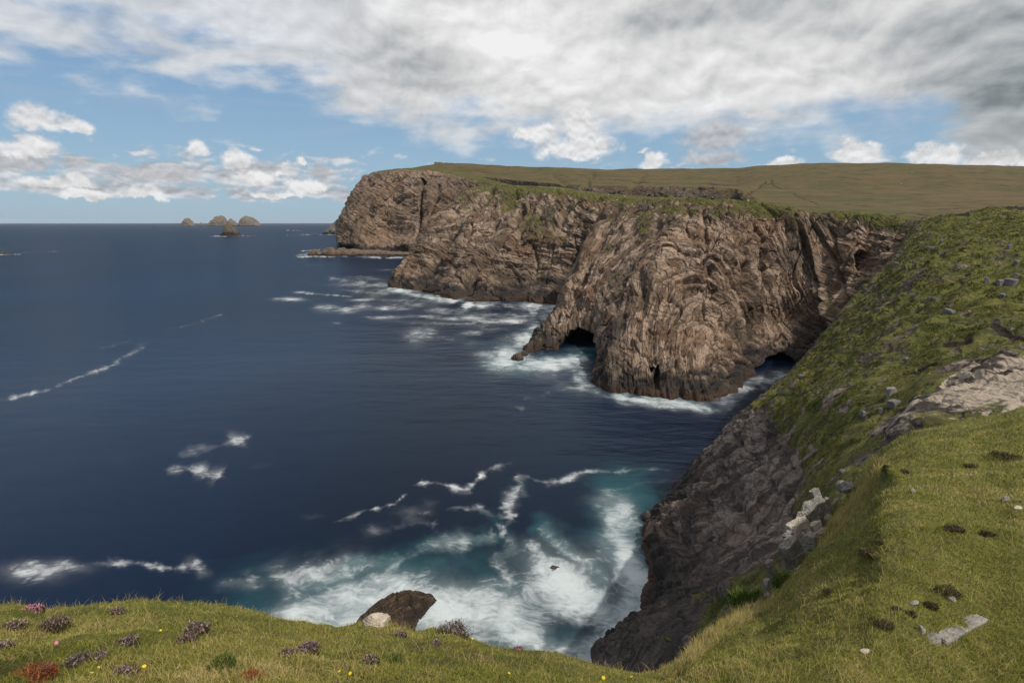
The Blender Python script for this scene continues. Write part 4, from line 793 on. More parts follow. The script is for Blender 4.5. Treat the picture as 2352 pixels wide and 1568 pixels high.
def surf(S_, x, y, r=9.0, lim=None):
    """the ground point seen at picture point x, y"""
    G_, px_, py_, tt_ = S_[:4]; dd = (px_ - x) ** 2 + (py_ - y) ** 2; m_ = dd < r * r
    if lim is not None: m_ &= lim
    if not m_.any(): i = np.argmin(dd + (0 if lim is None else np.where(lim, 0, 1e9)))
    else:
        tmin = tt_[m_].min(); i = np.argmin(np.where(m_ & (tt_ < tmin * 1.12 + 0.3), dd, 1e12))
    return G_.reshape(-1, 3)[i], float(tt_.ravel()[i])
gx, gy, gt = proj(TURF[0]); TURFV = (TURF[0], gx, gy, gt); TL = np.broadcast_to((TURF[4] < 4.6)[:, None], gx.shape)
sx_, sy_, st_ = proj(SLOPE[0]); SLV = (SLOPE[0], sx_, sy_, st_)
seap = lambda x, y, dz=0: tuple(sea_pt(x, y) + np.array([0, 0, dz]))
def mound(name, outline, h, mat, label, cat, seed, peak=(0.0, 0.0)):
    O = np.array([sea_pt(*q) for q in outline]); c = O.mean(0); O = O - c; m_ = len(O); nt, nr_ = 260, 110
    th = np.linspace(0, m_, nt); i = np.floor(th).astype(int) % m_; f = (th - np.floor(th))[:, None]; g = lambda k: O[(i + k) % m_]
    ring = 0.5 * (2 * g(0) + (g(1) - g(-1)) * f + (2 * g(-1) - 5 * g(0) + 4 * g(1) - g(2)) * f ** 2 + (3 * g(0) - g(-1) - 3 * g(1) + g(2)) * f ** 3)
    r = np.linspace(0.001, 1.12, nr_)[:, None, None]; Gq = ring[None] * r + np.array([peak[0], peak[1], 0]) * (1 - np.clip(r, 0, 1)); rr_ = r[..., 0]
    Gq = np.broadcast_to(Gq, (nr_, nt, 3)).copy(); Gq[..., 2] = h * np.sign(1 - rr_) * np.abs(1 - rr_ ** 2) ** 0.62
    L_ = np.linalg.norm(O, axis=1).max() * 1.0; dd, _ = rock(Gq + seed * 13.0, (0.5, -0.3, 0.75), L_, big=0.7, lay=1.6, blk=1.2, seed=seed, fold=0.5); Gq[..., 2] += dd * 0.55 - 0.2; Gq[..., :2] += (dd * 0.3)[..., None] * Gq[..., :2] / (L_ + 1)
    z0 = np.zeros(Gq.shape[:2]); return put(name, mesh_from(name, Gq, grid_faces(nr_, nt), mat, dict(veg=z0 - 1, bed=_, dark=z0, soil=z0, peat=z0)), loc=c, label=label, cat=cat)
mound('shore_rock', [(815, 1440), (850, 1398), (905, 1366), (950, 1357), (1004, 1372), (985, 1398), (960, 1430), (940, 1470), (870, 1480)], 2.2, terrain_mat('surf_rock', 7, ((0.028, 0.020, 0.015), (0.085, 0.058, 0.038), (0.018, 0.015, 0.013)), rust=(0.09, 0.055, 0.02), wet=0.6, vs=.5), 'big dark brown rock washed by white surf in the cove, just beyond the turf edge', 'rock', 401)
boulder('shore_rock', seap(870, 1462, -0.5), (5.0, 3.4, 2.0), (0, 5, 30), M_wetrock, 'lower dark wet rock left of the big surf-washed rock, half hidden by turf', 'rock', 402, n=6, rough=0.09)
boulder('shore_rock', seap(1497, 1190, 0.3), (2.3, 1.8, 1.9), (0, 10, 20), M_wetrock, 'upper small brown rock in the surf at the foot of the grassy slope', 'rock', 403, n=6)
boulder('shore_rock', seap(1508, 1246, 0.2), (2.6, 2.4, 4.6), (0, -6, 0), simple_rock_mat('rust_shore_rock', (0.11, 0.06, 0.035), (0.17, 0.10, 0.06), (0.06, 0.045, 0.04), 0.5, 1.2), 'tall rust brown rock against the foot of the dark cliff below the grassy slope', 'rock', 404, n=6)
boulder('shore_rock', seap(1217, 806, 0.3), (3.6, 3.0, 4.2), (5, 12, 10), M_wetrock, 'brown boulder at the tip of the spur left of the sea cave', 'rock', 405, n=6)
boulder('shore_rock', seap(1187, 826, 0.2), (3.2, 2.8, 3.2), (0, -8, 40), M_wetrock, 'outermost grey boulder in foam off the sea cave spur', 'rock', 406, n=6)
boulder('shore_rock', seap(1204, 816, 0.0), (2.6, 2.2, 2.6), (0, 8, 70), M_wetrock, 'middle boulder in foam between the spur tip and the outermost boulder', 'rock', 407, n=6)
boulder('shore_rock', seap(1275, 1306, -0.9), (2.6, 1.6, 1.2), (0, 3, 15), M_wetrock, 'half drowned rock showing through the foam swirl in the middle of the cove', 'rock', 408, n=6)

def on_turf(x, y): return surf(TURFV, x, y, 8, TL)
def stone(x, y, wpx, hpx, rot, mat, label, seed, where='turf', depth=0.7, name='boulder', sink=0.25, box=0.0, group=None, cat='boulder', rough=0.05):
    p, t_ = on_turf(x, y) if where == 'turf' else surf(SLV, x, y, 8)
    w, h = wpx * t_ / F / 2, hpx * t_ / F / 2
    boulder(name, p + np.array([0, 0, h * (0.5 - sink)]), (w, w * depth, h * 1.1), rot, mat, label, cat, seed, n=4 if max(wpx, hpx) < 70 else 6, box=box, group=group, rough=rough)
p1, t1 = on_turf(2156, 1474); p2, t2 = on_turf(2254, 1421); dv = p2 - p1; hl = np.linalg.norm(dv) / 2
o = boulder('long_stone', (p1 + p2) / 2 + np.array([0, 0, 0.0]), (hl * 1.35, 0.095, 0.06), (0, 0, 0), M_grey, 'long pale grey slab lying on the turf at lower right', 'stone', 501, n=6, box=.6)
o.rotation_euler = Vector(dv).to_track_quat('X', 'Z').to_euler()
stone(2142, 1472, 44, 26, (0, 8, 10), M_grey, 'pointed grey stone touching the lower end of the long slab', 502, sink=.1, name='stone', cat='stone')
stone(2115, 1450, 22, 30, (0, 20, 40), M_grey, 'small upright stone left of the long slab', 503, name='stone', cat='stone')
stone(1991, 1497, 27, 9, (0, 5, 0), M_pale, 'flat white stone on the turf left of the long slab', 504, name='stone', cat='stone')
stone(2096, 1386, 24, 14, (0, -10, 30), M_grey, 'grey stone among dark heather above the long slab', 505, name='stone', cat='stone')
stone(2184, 1381, 20, 20, (0, 0, 0), M_grey, 'rounded grey stone right of the dark heather above the long slab', 506, name='stone', cat='stone')
stone(2307, 1150, 18, 18, (0, 30, 0), M_grey, 'leaning stone on the turf near the right edge of the picture', 507, name='stone', cat='stone')
stone(2338, 1166, 20, 8, (0, 0, 0), M_pale, 'flat pale stone nearest the right edge of the picture', 508, name='stone', cat='stone')
stone(2095, 1130, 16, 12, (0, 30, 0), M_grey, 'grey stone on the upper turf right of the dark hollow', 509, name='stone', cat='stone')
p, t_ = on_turf(856, 1438); boulder('stone', p + np.array([0.0, 0.06, -0.03]), (0.20, 0.12, 0.115), (0, 0, 10), M_pale, 'sunlit cream coloured pointed stone on the turf edge in front of the surf-washed rock', 'stone', 521, n=6)
# leaning slate slabs between the near turf and the slope
slabs = [(1876, 1146, 20, 44, -14, 'thin slab at the very top of the leaning pale outcrop'), (1889, 1176, 30, 66, -22, 'tall rusty edged slab near the top of the leaning pale outcrop'), (1862, 1196, 52, 66, -12, 'broad smooth pale face in the upper half of the leaning outcrop'),
         (1838, 1228, 44, 62, -16, 'layered grey slab in the left middle of the leaning outcrop'), (1826, 1282, 46, 86, -20, 'largest and lowest layered slab of the leaning outcrop'), (1868, 1256, 42, 56, 8, 'dark brownish slab low on the right of the leaning outcrop'),
         (1850, 1248, 22, 16, 24, 'small tilted block wedged in the middle of the leaning outcrop'), (1893, 1238, 34, 40, -6, 'pale blocky slab where the leaning outcrop meets the grass'), (1905, 1200, 20, 34, -24, 'narrow slab behind the right side of the leaning outcrop'),
         (1882, 1275, 18, 22, 10, 'small cream block under the right side of the leaning outcrop'), (1772, 1310, 20, 46, -16, 'upright brown slab left of and below the leaning outcrop'), (1762, 1352, 18, 40, 10, 'standing slab halfway down from the outcrop to the dry grass'),
         (1757, 1384, 26, 36, -8, 'stone with a dark gap beside green bushes, just above the dry grass'), (1733, 1402, 36, 22, 12, 'tan block lying on the edge above the tall dry grass')]
slabs += [(1848, 1205, 30, 50, -20, 'dark gapped slab left of the broad smooth pale face in the outcrop'), (1878, 1222, 26, 44, -16, 'narrow slab right below the broad smooth pale face in the outcrop'), (1815, 1245, 22, 46, -18, 'thin outer slab at the left rim of the leaning outcrop'),
          (1842, 1318, 24, 30, -12, 'lowest loose block under the largest layered slab'), (1900, 1160, 16, 30, -20, 'thin shard right of the tall rusty edged slab')]
for i, (x, y, w, h, ty, lb) in enumerate(slabs):
    k = np.interp(y, [1146, 1284, 1402], [21.5, 17.0, 13.6]); p = P(x, y, k); w_, h_ = w * k / F / 2, h * k / F / 2
    boulder('slate_block', p, (w_ * 1.5, w_ * 0.8, h_ * 1.5), (-14, ty, 25 + 9 * (i % 3)), M_grey if i % 3 else M_pale if i % 2 else M_grey, lb, 'rock', 600 + i, n=6, planes=7, box=.5, rough=0.09)
p = P(1938, 1117, 26.5); boulder('boulder', p, (0.42, 0.4, 0.36), (0, 0, 0), M_grey, 'rounded pale grey boulder in brown earth above the leaning outcrop', 'boulder', 640, n=6)
far = [(2046, 906, 26, 34, 'upper pale grey block on the grassy slope left of the bare scree'), (2051, 932, 36, 26, 'broad grey block just below another on the slope left of the scree'), (2022, 949, 18, 24, 'small grey block lower left of the pair beside the scree'), (1983, 957, 16, 28, 'narrow light stone on the grassy slope, left of the blocks beside the scree'),
       (2181, 719, 28, 18, 'grey boulder alone on the middle of the grassy slope'), (2137, 573, 16, 12, 'bluish grey boulder high on the slope near the cliff edge'), (2163, 557, 10, 14, 'little stone just right of the bluish boulder high on the slope'), (2303, 681, 20, 14, 'flat grey boulder under the row of big grey blocks on the right'),
       (2266, 650, 16, 24, 'left block in the row of grey blocks high on the right'), (2294, 654, 20, 26, 'middle block in the row of grey blocks high on the right'), (2319, 656, 34, 30, 'right and biggest block in the row of grey blocks high on the right'), (2334, 638, 14, 20, 'block standing just above the right end of the row of grey blocks'),
       (2318, 572, 12, 20, 'small grey outcrop high on the slope near the right edge'), (2333, 606, 20, 16, 'grey outcrop between the row of blocks and the skyline at the right edge'), (2204, 531, 12, 8, 'highest small stone on the slope below the peat banks'), (2080, 824, 22, 8, 'white streaked flat stone on the slope above the scree'),
       (2057, 611, 18, 18, 'broken stone on the slope edge beside the cliff top'), (1843, 866, 20, 10, 'flat stone near the lip of the slope above the dark geo'), (2150, 690, 14, 10, 'small stone left of the lone grey boulder on the slope'), (1935, 1085, 18, 14, 'small stone between the grassy slope and the brown earth')]
for i, (x, y, w, h, lb) in enumerate(far): stone(x, y, w, h, (0, -10 + 7 * (i % 4), 30 * i), M_dkgrey if i not in (0, 15) else M_grey, lb, 660 + i, where='slope', box=.4, name='rock_outcrop', cat='rock', sink=.3)

# ------------------------------------------------------------------ grass
def tint_mat(name, stops, rough=0.9):
    m, t, b = new_mat(name); r = t.nodes.new('ShaderNodeValToRGB'); link(t, attr(t, 'tint'), r.inputs[0]); cr = r.color_ramp
    while len(cr.elements) < len(stops): cr.elements.new(0.5)
    for e_, (p_, c_) in zip(cr.elements, stops): e_.position = p_; e_.color = (*c_, 1)
    t.links.new(r.outputs[0], b.inputs['Base Color']); b.inputs['Roughness'].default_value = rough; return m
rs = np.random.RandomState(7)
def cells(G_, px_, py_, tt_, wgt, n, minx=-160, maxx=2560, miny=0, maxy=1690):
    a_ = np.abs((px_[1:, :-1] - px_[:-1, :-1]) * (py_[:-1, 1:] - py_[:-1, :-1]) - (px_[:-1, 1:] - px_[:-1, :-1]) * (py_[1:, :-1] - py_[:-1, :-1]))
    c_ = np.minimum(a_, 60) * wgt[:-1, :-1] * (px_[:-1, :-1] > minx) * (px_[:-1, :-1] < maxx) * (py_[:-1, :-1] > miny) * (py_[:-1, :-1] < maxy)
    pr = c_.ravel() / c_.sum(); idx = np.searchsorted(np.cumsum(pr), rs.rand(n)); idx = np.minimum(idx, pr.size - 1); i, j = np.divmod(idx, a_.shape[1]); u, v = rs.rand(n, 1), rs.rand(n, 1)
    return (G_[i, j] * (1 - u) * (1 - v) + G_[i + 1, j] * u * (1 - v) + G_[i, j + 1] * (1 - u) * v + G_[i + 1, j + 1] * u * v), tt_[i, j], i, j
def blades(name, p, h, w, tint, mat, label, cat, lean=0.6, wind=(0.25, -0.1), kind='stuff', parent=None, loc=None, group=None):
    n = len(p); a_ = rs.rand(n) * 2 * math.pi; ax = np.stack([np.cos(a_), np.sin(a_), 0 * a_], -1); ln = np.stack([rs.normal(0, lean, n) + wind[0], rs.normal(0, lean, n) + wind[1], np.ones(n)], -1); ln /= np.linalg.norm(ln, axis=1, keepdims=True)
    h = h[:, None]; w = w[:, None]; b0 = p - ax * w * 0.5 - np.array([0, 0, 1]) * h * 0.1; b1 = p + ax * w * 0.5 - np.array([0, 0, 1]) * h * 0.1
    mid = p + ln * h * 0.55; bend = ln * np.array([1.6, 1.6, 0.65]); tip = mid + bend * h * 0.5
    m0 = mid - ax * w * 0.38; m1 = mid + ax * w * 0.38
    Vv = np.stack([b0, b1, m1, m0, tip], 1).reshape(-1, 3); k = np.arange(n)[:, None] * 5
    Ff = np.concatenate([k + np.array([0, 1, 2]), k + np.array([0, 2, 3]), k + np.array([3, 2, 4])]); 
    if loc is not None: Vv = Vv - np.array(loc)
    return put(name, mesh_from(name, Vv, Ff, mat, dict(tint=np.repeat(tint, 5)), smooth=False), kind=kind, label=label, cat=cat, parent=parent, loc=loc, group=group)
M_grass = tint_mat('turf_blades', [(0.0, (0.060, 0.050, 0.020)), (0.2, (0.105, 0.115, 0.020)), (0.45, (0.215, 0.215, 0.032)), (0.70, (0.27, 0.235, 0.062)), (0.88, (0.44, 0.34, 0.16)), (1.0, (0.17, 0.075, 0.040))])
Gt, uT, NT = TURF[0], TURF[4], TURF[5]
wg = np.broadcast_to((uT < 4.5).astype(float)[:, None], gx.shape) * np.clip(1.2 - 0.3 * np.clip(gt / 20, 0, 1), 0.2, 2)
p, t_, i, j = cells(Gt, gx, gy, gt, wg, 500000)
pn = fbm(p / 0.35, 2, 140); pm = fbm(p / 1.4, 3, 141); ps = fbm(p / 0.12, 1, 142)
pl = fbm(p / 4.5, 2, 149); tint = np.clip(0.40 + pm * 0.75 + pn * 0.5 + pl * 0.4 + rs.normal(0, 0.18, len(p)), 0, 0.9); brn = (fbm(p / np.array([1.1, 1.1, 1.1]), 3, 148) > 0.12) & (rs.rand(len(p)) < 0.6); tint[brn] = rs.uniform(0.0, 1.0, brn.sum()) ** 3 * 0.6 + 0.4 * (rs.rand(brn.sum()) < 0.5); rustm = (fbm(p / 0.7, 3, 147) > 0.34) & (rs.rand(len(p)) < 0.5); tint[rustm] = rs.uniform(0.88, 1.0, rustm.sum())
hgt = (0.026 + 0.036 * np.clip(0.5 + pn, 0, 1.2)) * rs.uniform(0.5, 1.3, len(p)) * np.clip(t_ / 9, 0.8, 2.2); wid = 0.0045 * np.clip(t_ / 7, 0.7, 4) * rs.uniform(0.7, 1.3, len(p))
blades('grass', p, hgt, wid, tint, M_grass, 'short green and straw coloured turf on the cliff top', 'grass')
# straw-pale tall grass along the lip
lip = np.exp(-(np.minimum(dseg(gx, gy, [(1530, 1545), (1590, 1500), (1650, 1446), (1760, 1382)])[0] / 15, dseg(gx, gy, [(1880, 1246), (1900, 1225), (1960, 1160), (1990, 1112), (2010, 1065)])[0] / 12)) ** 2) * (uT < 4.7)[:, None]
lip = lip + 0.12 * np.exp(-((uT - 3.85) / 0.15) ** 2)[:, None] * (gx < 1500)
p, t_, i, j = cells(Gt, gx, gy, gt, lip, 26000, maxy=1600)
blades('dry_grass', p, rs.uniform(0.12, 0.30, len(p)) * np.where(p[:, 0] < 2.2, 0.45, np.clip(t_ / 12, .7, 1.5)), 0.0035 * np.clip(t_ / 7, .8, 3), np.clip(rs.normal(0.78, 0.12, len(p)), 0.3, 0.9), M_grass, 'tall straw coloured grass with seed heads along the turf edge', 'grass', lean=0.35)
p, t_, i, j = cells(Gt, gx, gy, gt, wg * (fbm(Gt / 1.1, 2, 160) > -0.05), 11000, maxy=1600)
blades('dry_stalks', p, rs.uniform(0.06, 0.20, len(p)), 0.0028 * np.clip(t_ / 7, .8, 3), np.clip(rs.normal(0.8, 0.1, len(p)), 0.4, 0.95), M_grass, 'loose dead stalks scattered through the turf', 'grass', lean=0.8)
# tussocks on the far slope
M_tus = tint_mat('slope_tussocks', [(0.0, (0.020, 0.026, 0.007)), (0.25, (0.052, 0.060, 0.012)), (0.5, (0.108, 0.108, 0.021)), (0.75, (0.120, 0.092, 0.035)), (1.0, (0.055, 0.038, 0.022))])
wgt = grassC * 1.0 * (st_ > 12); wgt = wgt * np.clip(SLOPE[4] - 0.3, 0, 1) * sst(fbm(SLOPE[0] / np.array([5, 5, 2.0]), 3, 158), -0.25, 0.1)
p, t_, i, j = cells(SLOPE[0], sx_, sy_, st_, wgt, 230000, minx=1400)
tint = np.clip(0.46 + fbm(p / np.array([9, 9, 3.5]), 4, 150) * 0.95 + fbm(p / 1.2, 2, 151) * 0.35 + rs.normal(0, 0.12, len(p)), 0, 1)
blades('tussock_grass', p, t_ * 0.0016 * rs.uniform(0.4, 1.5, len(p)), t_ * 0.0011 * rs.uniform(0.7, 1.4, len(p)), tint, M_tus, 'rough olive tussocks over the steep slope on the right', 'grass', lean=0.7)

# ------------------------------------------------------------------ heather, bushes, flowers
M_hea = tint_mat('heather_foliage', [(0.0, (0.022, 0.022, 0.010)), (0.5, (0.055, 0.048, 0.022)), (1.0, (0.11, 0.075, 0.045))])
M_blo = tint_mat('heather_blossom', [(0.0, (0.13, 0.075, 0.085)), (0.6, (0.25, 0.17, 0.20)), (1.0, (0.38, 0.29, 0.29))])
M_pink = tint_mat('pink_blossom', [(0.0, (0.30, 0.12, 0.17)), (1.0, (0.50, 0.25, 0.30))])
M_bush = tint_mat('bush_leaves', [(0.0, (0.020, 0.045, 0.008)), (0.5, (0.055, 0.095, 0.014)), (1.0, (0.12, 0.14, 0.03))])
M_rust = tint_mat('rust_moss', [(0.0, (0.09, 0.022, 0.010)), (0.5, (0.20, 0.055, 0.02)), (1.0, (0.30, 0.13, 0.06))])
def clump(name, x, y, wpx, hpx, label, cat, mat, flower=None, nf=0.5, n=520, where='turf', group=None, at=None, squat=1.0):
    p0, t_ = (at if at is not None else on_turf(x, y) if where == 'turf' else surf(SLV, x, y, 8)); w, h = wpx * t_ / F / 2, hpx * t_ / F
    q = rs.normal(size=(n, 3)); q /= np.linalg.norm(q, axis=1, keepdims=True); q *= rs.rand(n, 1) ** 0.45; q[:, 2] = np.abs(q[:, 2]); pos = np.array(p0) + q * np.array([w, w * 0.8, h * 0.75]) * np.array([1, 1, squat])
    pos = pos + fbm(pos / (w * 0.5 + 1e-3), 2, 5)[:, None] * w * 0.15; hb = np.full(n, h * 0.30 + 0.008) * rs.uniform(0.6, 1.3, n)
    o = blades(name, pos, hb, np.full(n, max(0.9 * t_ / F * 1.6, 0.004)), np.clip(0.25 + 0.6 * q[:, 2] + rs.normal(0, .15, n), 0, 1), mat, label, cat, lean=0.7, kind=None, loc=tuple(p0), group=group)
    if flower:
        k = (q[:, 2] > 0.15) & (rs.rand(n) < nf); pp = pos[k] + np.array([0, 0, 1]) * hb[k][:, None] * 0.7; nn_ = k.sum()
        f = blades('blossom', pp - np.array(p0), np.full(nn_, h * 0.16 + 0.006), np.full(nn_, 1.6 * t_ / F * 1.5), rs.rand(nn_), flower, None, None, lean=0.5, kind=None, parent=o)
    return o
gh = 'heather clumps on the near turf'
for x, y, w, h, lb, fl, nf in [(75, 1412, 44, 26, 'pink flowering heather on the turf edge near the left corner', M_pink, .9), (128, 1444, 60, 34, 'dark heather cushion below the notch in the turf edge, far left', M_blo, .3), (28, 1446, 50, 20, 'lilac heather by the left picture edge', M_blo, .5),
                               (268, 1412, 26, 20, 'small heather sprig just under the top of the left hump', M_blo, .4), (455, 1450, 48, 30, 'heather patch in the middle of the left hump', M_blo, .6), (432, 1474, 40, 20, 'sparse brownish heather below the patch on the left hump', M_blo, .3),
                               (708, 1500, 42, 36, 'upright lilac heather standing alone left of the cream stone', M_blo, .8), (660, 1506, 40, 14, 'low heather mat beside the upright lilac heather', M_blo, .4), (1042, 1458, 74, 34, 'big rounded heather cushion on the turf edge right of the surf-washed rock', M_blo, .5),
                               (1190, 1497, 26, 12, 'reddish heather sprig on the turf edge right of the big cushion', M_pink, .4), (296, 1480, 44, 22, 'lilac heather in the middle of the left foreground', M_blo, .5), (230, 1506, 30, 14, 'small heather tuft above the yellow flowers at left', M_blo, .5),
                               (180, 1520, 50, 18, 'heather patch above the row of yellow flowers at lower left', M_blo, .5), (290, 1548, 50, 20, 'heather at the bottom edge left of centre', M_blo, .6), (110, 1548, 24, 30, 'purple heather spike at the bottom edge near the rust coloured moss', M_blo, .8),
                               (10, 1495, 40, 30, 'heather cut by the left picture edge', M_blo, .6), (850, 1524, 40, 18, 'faded heather low in the centre foreground', M_blo, .3), (1000, 1480, 20, 12, 'tiny heather sprig below the notch in the turf edge', M_blo, .5), (920, 1462, 26, 12, 'tiny heather sprig under the cream stone', M_blo, .4)]:
    clump('heather', x, y, w * 1.25, h, lb, 'heather', M_hea, fl, nf * 0.7, n=700, group=gh, squat=0.75)
gd = 'dark heath patches on the right turf'
for x, y, w, h, lb in [(2176, 1362, 60, 32, 'dark brown heath cushion above the rounded grey stone'), (2136, 1394, 36, 22, 'round dark heath tuft left of the rounded grey stone'), (2030, 1438, 46, 24, 'dark heath patch on the turf left of the upright stone'), (2090, 1416, 22, 26, 'narrow dark heath tuft above the upright stone'),
                       (1995, 1272, 42, 16, 'flat dark heath right of the leaning outcrop'), (2022, 1250, 40, 14, 'dark heath strip just above another, right of the leaning outcrop'), (2192, 1216, 46, 18, 'brown heath on the middle of the right turf'), (2310, 1048, 70, 18, 'wide dark heath high on the right turf'), (2075, 1086, 28, 16, 'brown heath above the dark hollow'),
                       (2270, 1232, 44, 20, 'heath tuft on the right turf near the picture edge'), (2060, 1400, 26, 12, 'thin heath tuft left of the grey stone in the heather'), (2230, 1072, 34, 12, 'low heath tuft below the scree at right'), (1905, 1360, 34, 12, 'faint heath tuft on the lower right turf')]:
    clump('heath_tuft', x, y, w, h, lb, 'heath', M_hea, None, group=gd, squat=.6)
gb = 'green bushes by the outcrop'
for x, y, w, h, lb, k in [(1934, 1182, 70, 52, 'bright green leafy bush right of the top of the leaning outcrop', 21.5), (1893, 1290, 34, 44, 'dark green bush under the tan grass right of the outcrop foot', 17.2), (1800, 1335, 58, 36, 'green bush below the largest leaning slab', 16.0), (1700, 1372, 66, 40, 'green bush on the lip above the dark cliff', 14.5), (1740, 1372, 44, 36, 'second green bush on the lip, beside the stone with a dark gap', 14.2),
                          (1870, 1205, 14, 14, 'tiny green tuft growing between the leaning slabs', 19.5), (1945, 1215, 50, 22, 'low olive bush at the right foot of the bright green bush', 20.0)]:
    clump('bush', x, y, w, h, lb, 'bush', M_bush, None, n=1300, group=gb, at=(P(x, y + h * 0.3, k), k))
clump('scrub_plant', 510, 1532, 66, 34, 'green and brown low shrub in the centre left foreground', 'shrub', M_bush, None, n=900)
clump('scrub_plant', 905, 1520, 50, 20, 'low green shrub right of the faded heather', 'shrub', M_bush, None, n=600)
clump('moss_cushion', 75, 1556, 110, 30, 'orange red moss cushion in the bottom left corner', 'moss', M_rust, None, n=1200, squat=.5)
clump('moss_cushion', 575, 1560, 70, 22, 'pale orange moss cushion at the bottom edge, left of centre', 'moss', M_rust, None, n=800, squat=.5)
M_yel, ty, by = new_mat('yellow_petals'); by.inputs['Base Color'].default_value = (0.72, 0.55, 0.02, 1)
M_clo, ty, by = new_mat('pink_clover_head'); by.inputs['Base Color'].default_value = (0.55, 0.20, 0.24, 1)
M_stem, ty, by = new_mat('flower_stem'); by.inputs['Base Color'].default_value = (0.08, 0.11, 0.03, 1)
def flower_mesh():
    Vv, Ff = [], []
    for ring, r_, z_ in ((12, 1.0, 0.0), (9, 0.62, 0.16)):
        for k in range(ring):
            a_ = 2 * math.pi * k / ring; c, s_ = math.cos(a_), math.sin(a_); b_ = len(Vv); wv_ = 0.22
            Vv += [(c * 0.1, s_ * 0.1, z_), (c * r_ * .7 - s_ * wv_, s_ * r_ * .7 + c * wv_, z_ + .12), (c * r_, s_ * r_, z_ + .05), (c * r_ * .7 + s_ * wv_, s_ * r_ * .7 - c * wv_, z_ + .12)]; Ff.append((b_, b_ + 3, b_ + 2, b_ + 1))
    return mesh_from('flower', np.array(Vv), np.array(Ff), M_yel, None, False)
def tube(name, r, h, mat):
    a_ = np.arange(6) * math.pi / 3; Vv = np.array([(math.cos(q) * r, math.sin(q) * r, z) for z in (-h, 0) for q in a_]); Ff = np.array([(k, (k + 1) % 6, 6 + (k + 1) % 6, 6 + k) for k in range(6)]); return mesh_from(name, Vv, Ff, mat)
fm_, sm_ = flower_mesh(), tube('stem', 0.12, 4.0, M_stem)
flw = [(371, 1457, 'yellow flower on the left hump, left of a close pair'), (386, 1453, 'yellow flower on the left hump, right of a close pair'), (333, 1541, 'brightest yellow flower at lower left'), (229, 1543, 'yellow flower leading the row at lower left'), (214, 1556, 'yellow flower lowest in the row at lower left'), (411, 1565, 'yellow flower at the bottom edge left of centre'),
       (545, 1423, 'yellow flower near the top of the hump, right side'), (498, 1433, 'yellow flower below the hump top'), (948, 1460, 'yellow flower beside the notch in the turf edge'), (779, 1553, 'larger yellow flower low in the centre'), (806, 1556, 'small yellow flower just right of the larger centre one'), (1085, 1473, 'yellow flower under the big heather cushion'), (1170, 1557, 'yellow flower low, right of the centre foreground'), (1449, 1562, 'biggest bright yellow flower at the bottom where the turf meets the right slope'), (1385, 1566, 'tiny yellow flower left of the biggest one')]
for x, y, lb in flw:
    p, t_ = on_turf(x, y); s_ = (0.020 if 'biggest' in lb else 0.015 if ('bright' in lb or 'larger' in lb) else 0.011)
    o = put('flower', fm_, loc=p + np.array([0, 0, 0.045]), label=lb, cat='flower', group='yellow flowers in the turf'); o.scale = (s_, s_, s_); o.rotation_euler = (-0.35 + rs.rand() * .3 + 0.6, rs.rand() * .4 - .2, rs.rand() * 6)
    put('stem', sm_, parent=o)
p, t_ = on_turf(133, 1490); cv, cf = ICO[3]; o = put('clover_flower', mesh_from('clover_flower', cv * np.array([.017, .017, .020]) * (1 + .12 * gn(cv * 6))[:, None], cf, M_clo), loc=p + np.array([0, 0, .06]), label='round pink clover head among the heather at left', cat='flower')
st2 = put('stem', tube('stem', .0018, .06, M_stem), parent=o)

# ------------------------------------------------------------------ sheep on the cliff top
M_wool, tw, bw = new_mat('wool'); bw.inputs['Base Color'].default_value = (0.62, 0.58, 0.50, 1)
sk = bpy.data.meshes.new('sheep'); SV = [(0, 0, .62), (.35, 0, .66), (.58, 0, .86), (.78, 0, .80), (-.4, 0, .64), (.32, .14, .34), (.33, .14, 0), (.32, -.14, .34), (.33, -.14, 0), (-.38, .14, .34), (-.36, .14, 0), (-.38, -.14, .34), (-.36, -.14, 0), (-.56, 0, .55)]
SE = [(0, 1), (1, 2), (2, 3), (0, 4), (1, 5), (5, 6), (1, 7), (7, 8), (4, 9), (9, 10), (4, 11), (11, 12), (4, 13)]; sk.from_pydata(SV, SE, []); sk.materials.append(M_wool)
sheep0 = bpy.data.objects.new('sheep', sk); COL.objects.link(sheep0); md = sheep0.modifiers.new('skin', 'SKIN')
for v_, r_ in zip(sk.skin_vertices[0].data, (.34, .30, .13, .09, .30, .07, .035, .07, .035, .08, .035, .08, .035, .06)): v_.radius = (r_, r_)
sk.skin_vertices[0].data[0].use_root = True; ss_ = sheep0.modifiers.new('sub', 'SUBSURF'); ss_.levels = 1; ss_.render_levels = 2
dg = bpy.context.evaluated_depsgraph_get()
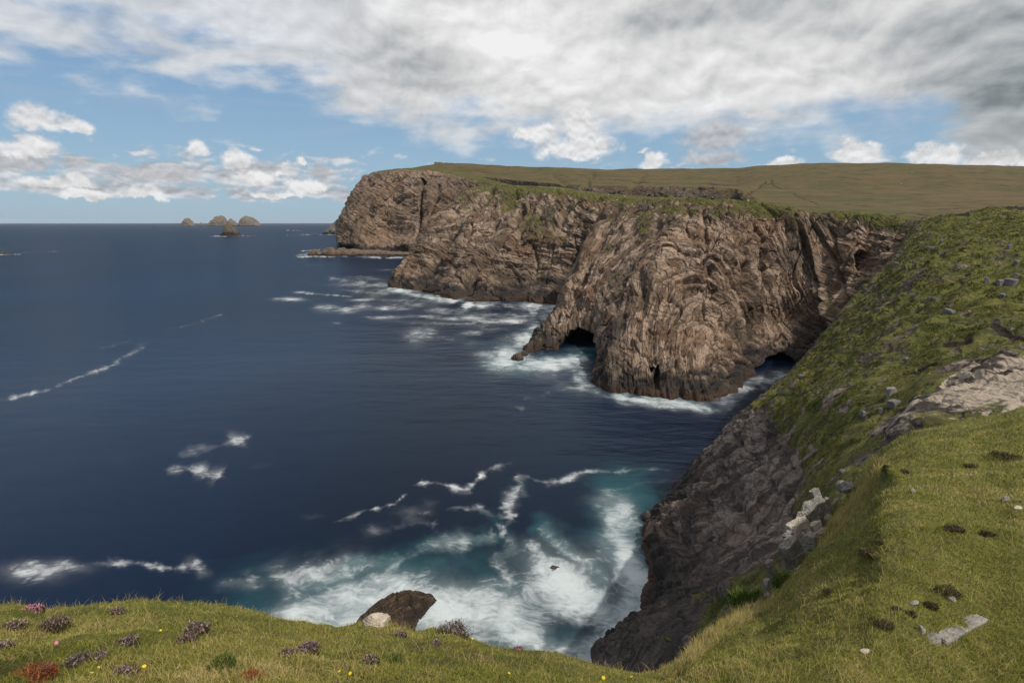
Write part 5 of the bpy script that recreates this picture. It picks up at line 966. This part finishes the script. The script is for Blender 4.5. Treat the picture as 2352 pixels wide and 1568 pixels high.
def land(x, y, lst):
    best = None
    for o in lst:
        d_ = Vector(ray(x, y)); d_.normalize(); ok_, loc_, n_, i_ = o.ray_cast(Vector(CAM), d_)
        if ok_ and (best is None or (loc_ - Vector(CAM)).length < (best - Vector(CAM)).length): best = loc_
    return best
tops = [bpy.data.objects[n] for n in ('moor', 'middle_cliff', 'near_cliff')]
sl = [(1238, 429.5, 'sheep at the left end of the green cliff top strip'), (1243, 431, 'sheep close beside the leftmost one on the green strip'), (1275, 432, 'sheep on the crest of the green strip, right of the first pair'), (1291, 436, 'sheep a little below the crest of the green strip'), (1353, 443.5, 'sheep alone near the middle of the strip, small'),
      (1398, 448.5, 'sheep on the brownish turf of the strip'), (1434, 452.5, 'sheep farthest right on the brownish turf of the strip'), (1417, 460.5, 'sheep standing at the very lip of the cliff'), (1718, 463, 'white sheep on the moor right of the bay cliffs'), (2095, 396, 'sheep high on the brown hill'), (2070, 423, 'sheep halfway up the brown hill')]
first = True
for x, y, lb in sl:
    loc = land(x, y, tops)
    if loc is None: continue
    o = sheep0 if first else sheep0.copy()
    if not first: COL.objects.link(o)
    first = False; o.location = loc; o.rotation_euler = (0, 0, rs.rand() * 6.28); k = 1.0 if loc.y < 900 else 1.5; o.scale = (k, k, k)
    o['label'] = lb; o['category'] = 'sheep'; o['group'] = 'sheep grazing on the cliff tops'

# ------------------------------------------------------------------ air
hm = bpy.data.materials.new('haze'); hm.use_nodes = True; t = hm.node_tree; t.nodes.clear(); o_ = t.nodes.new('ShaderNodeOutputMaterial'); v_ = t.nodes.new('ShaderNodeVolumePrincipled')
v_.inputs['Color'].default_value = (0.86, 0.92, 1.0, 1); v_.inputs['Density'].default_value = 0.9e-5; v_.inputs['Anisotropy'].default_value = 0.2; t.links.new(v_.outputs[0], o_.inputs['Volume'])
hv = np.array([(x, y, z) for z in (-16.0, 420.0) for x, y in ((-61000, -61000), (61000, -61000), (61000, 61000), (-61000, 61000))]); hf = np.array([(3, 2, 1, 0), (4, 5, 6, 7), (0, 1, 5, 4), (1, 2, 6, 5), (2, 3, 7, 6), (3, 0, 4, 7)])
put('haze', mesh_from('haze', hv, hf, hm, None, False), kind='stuff')
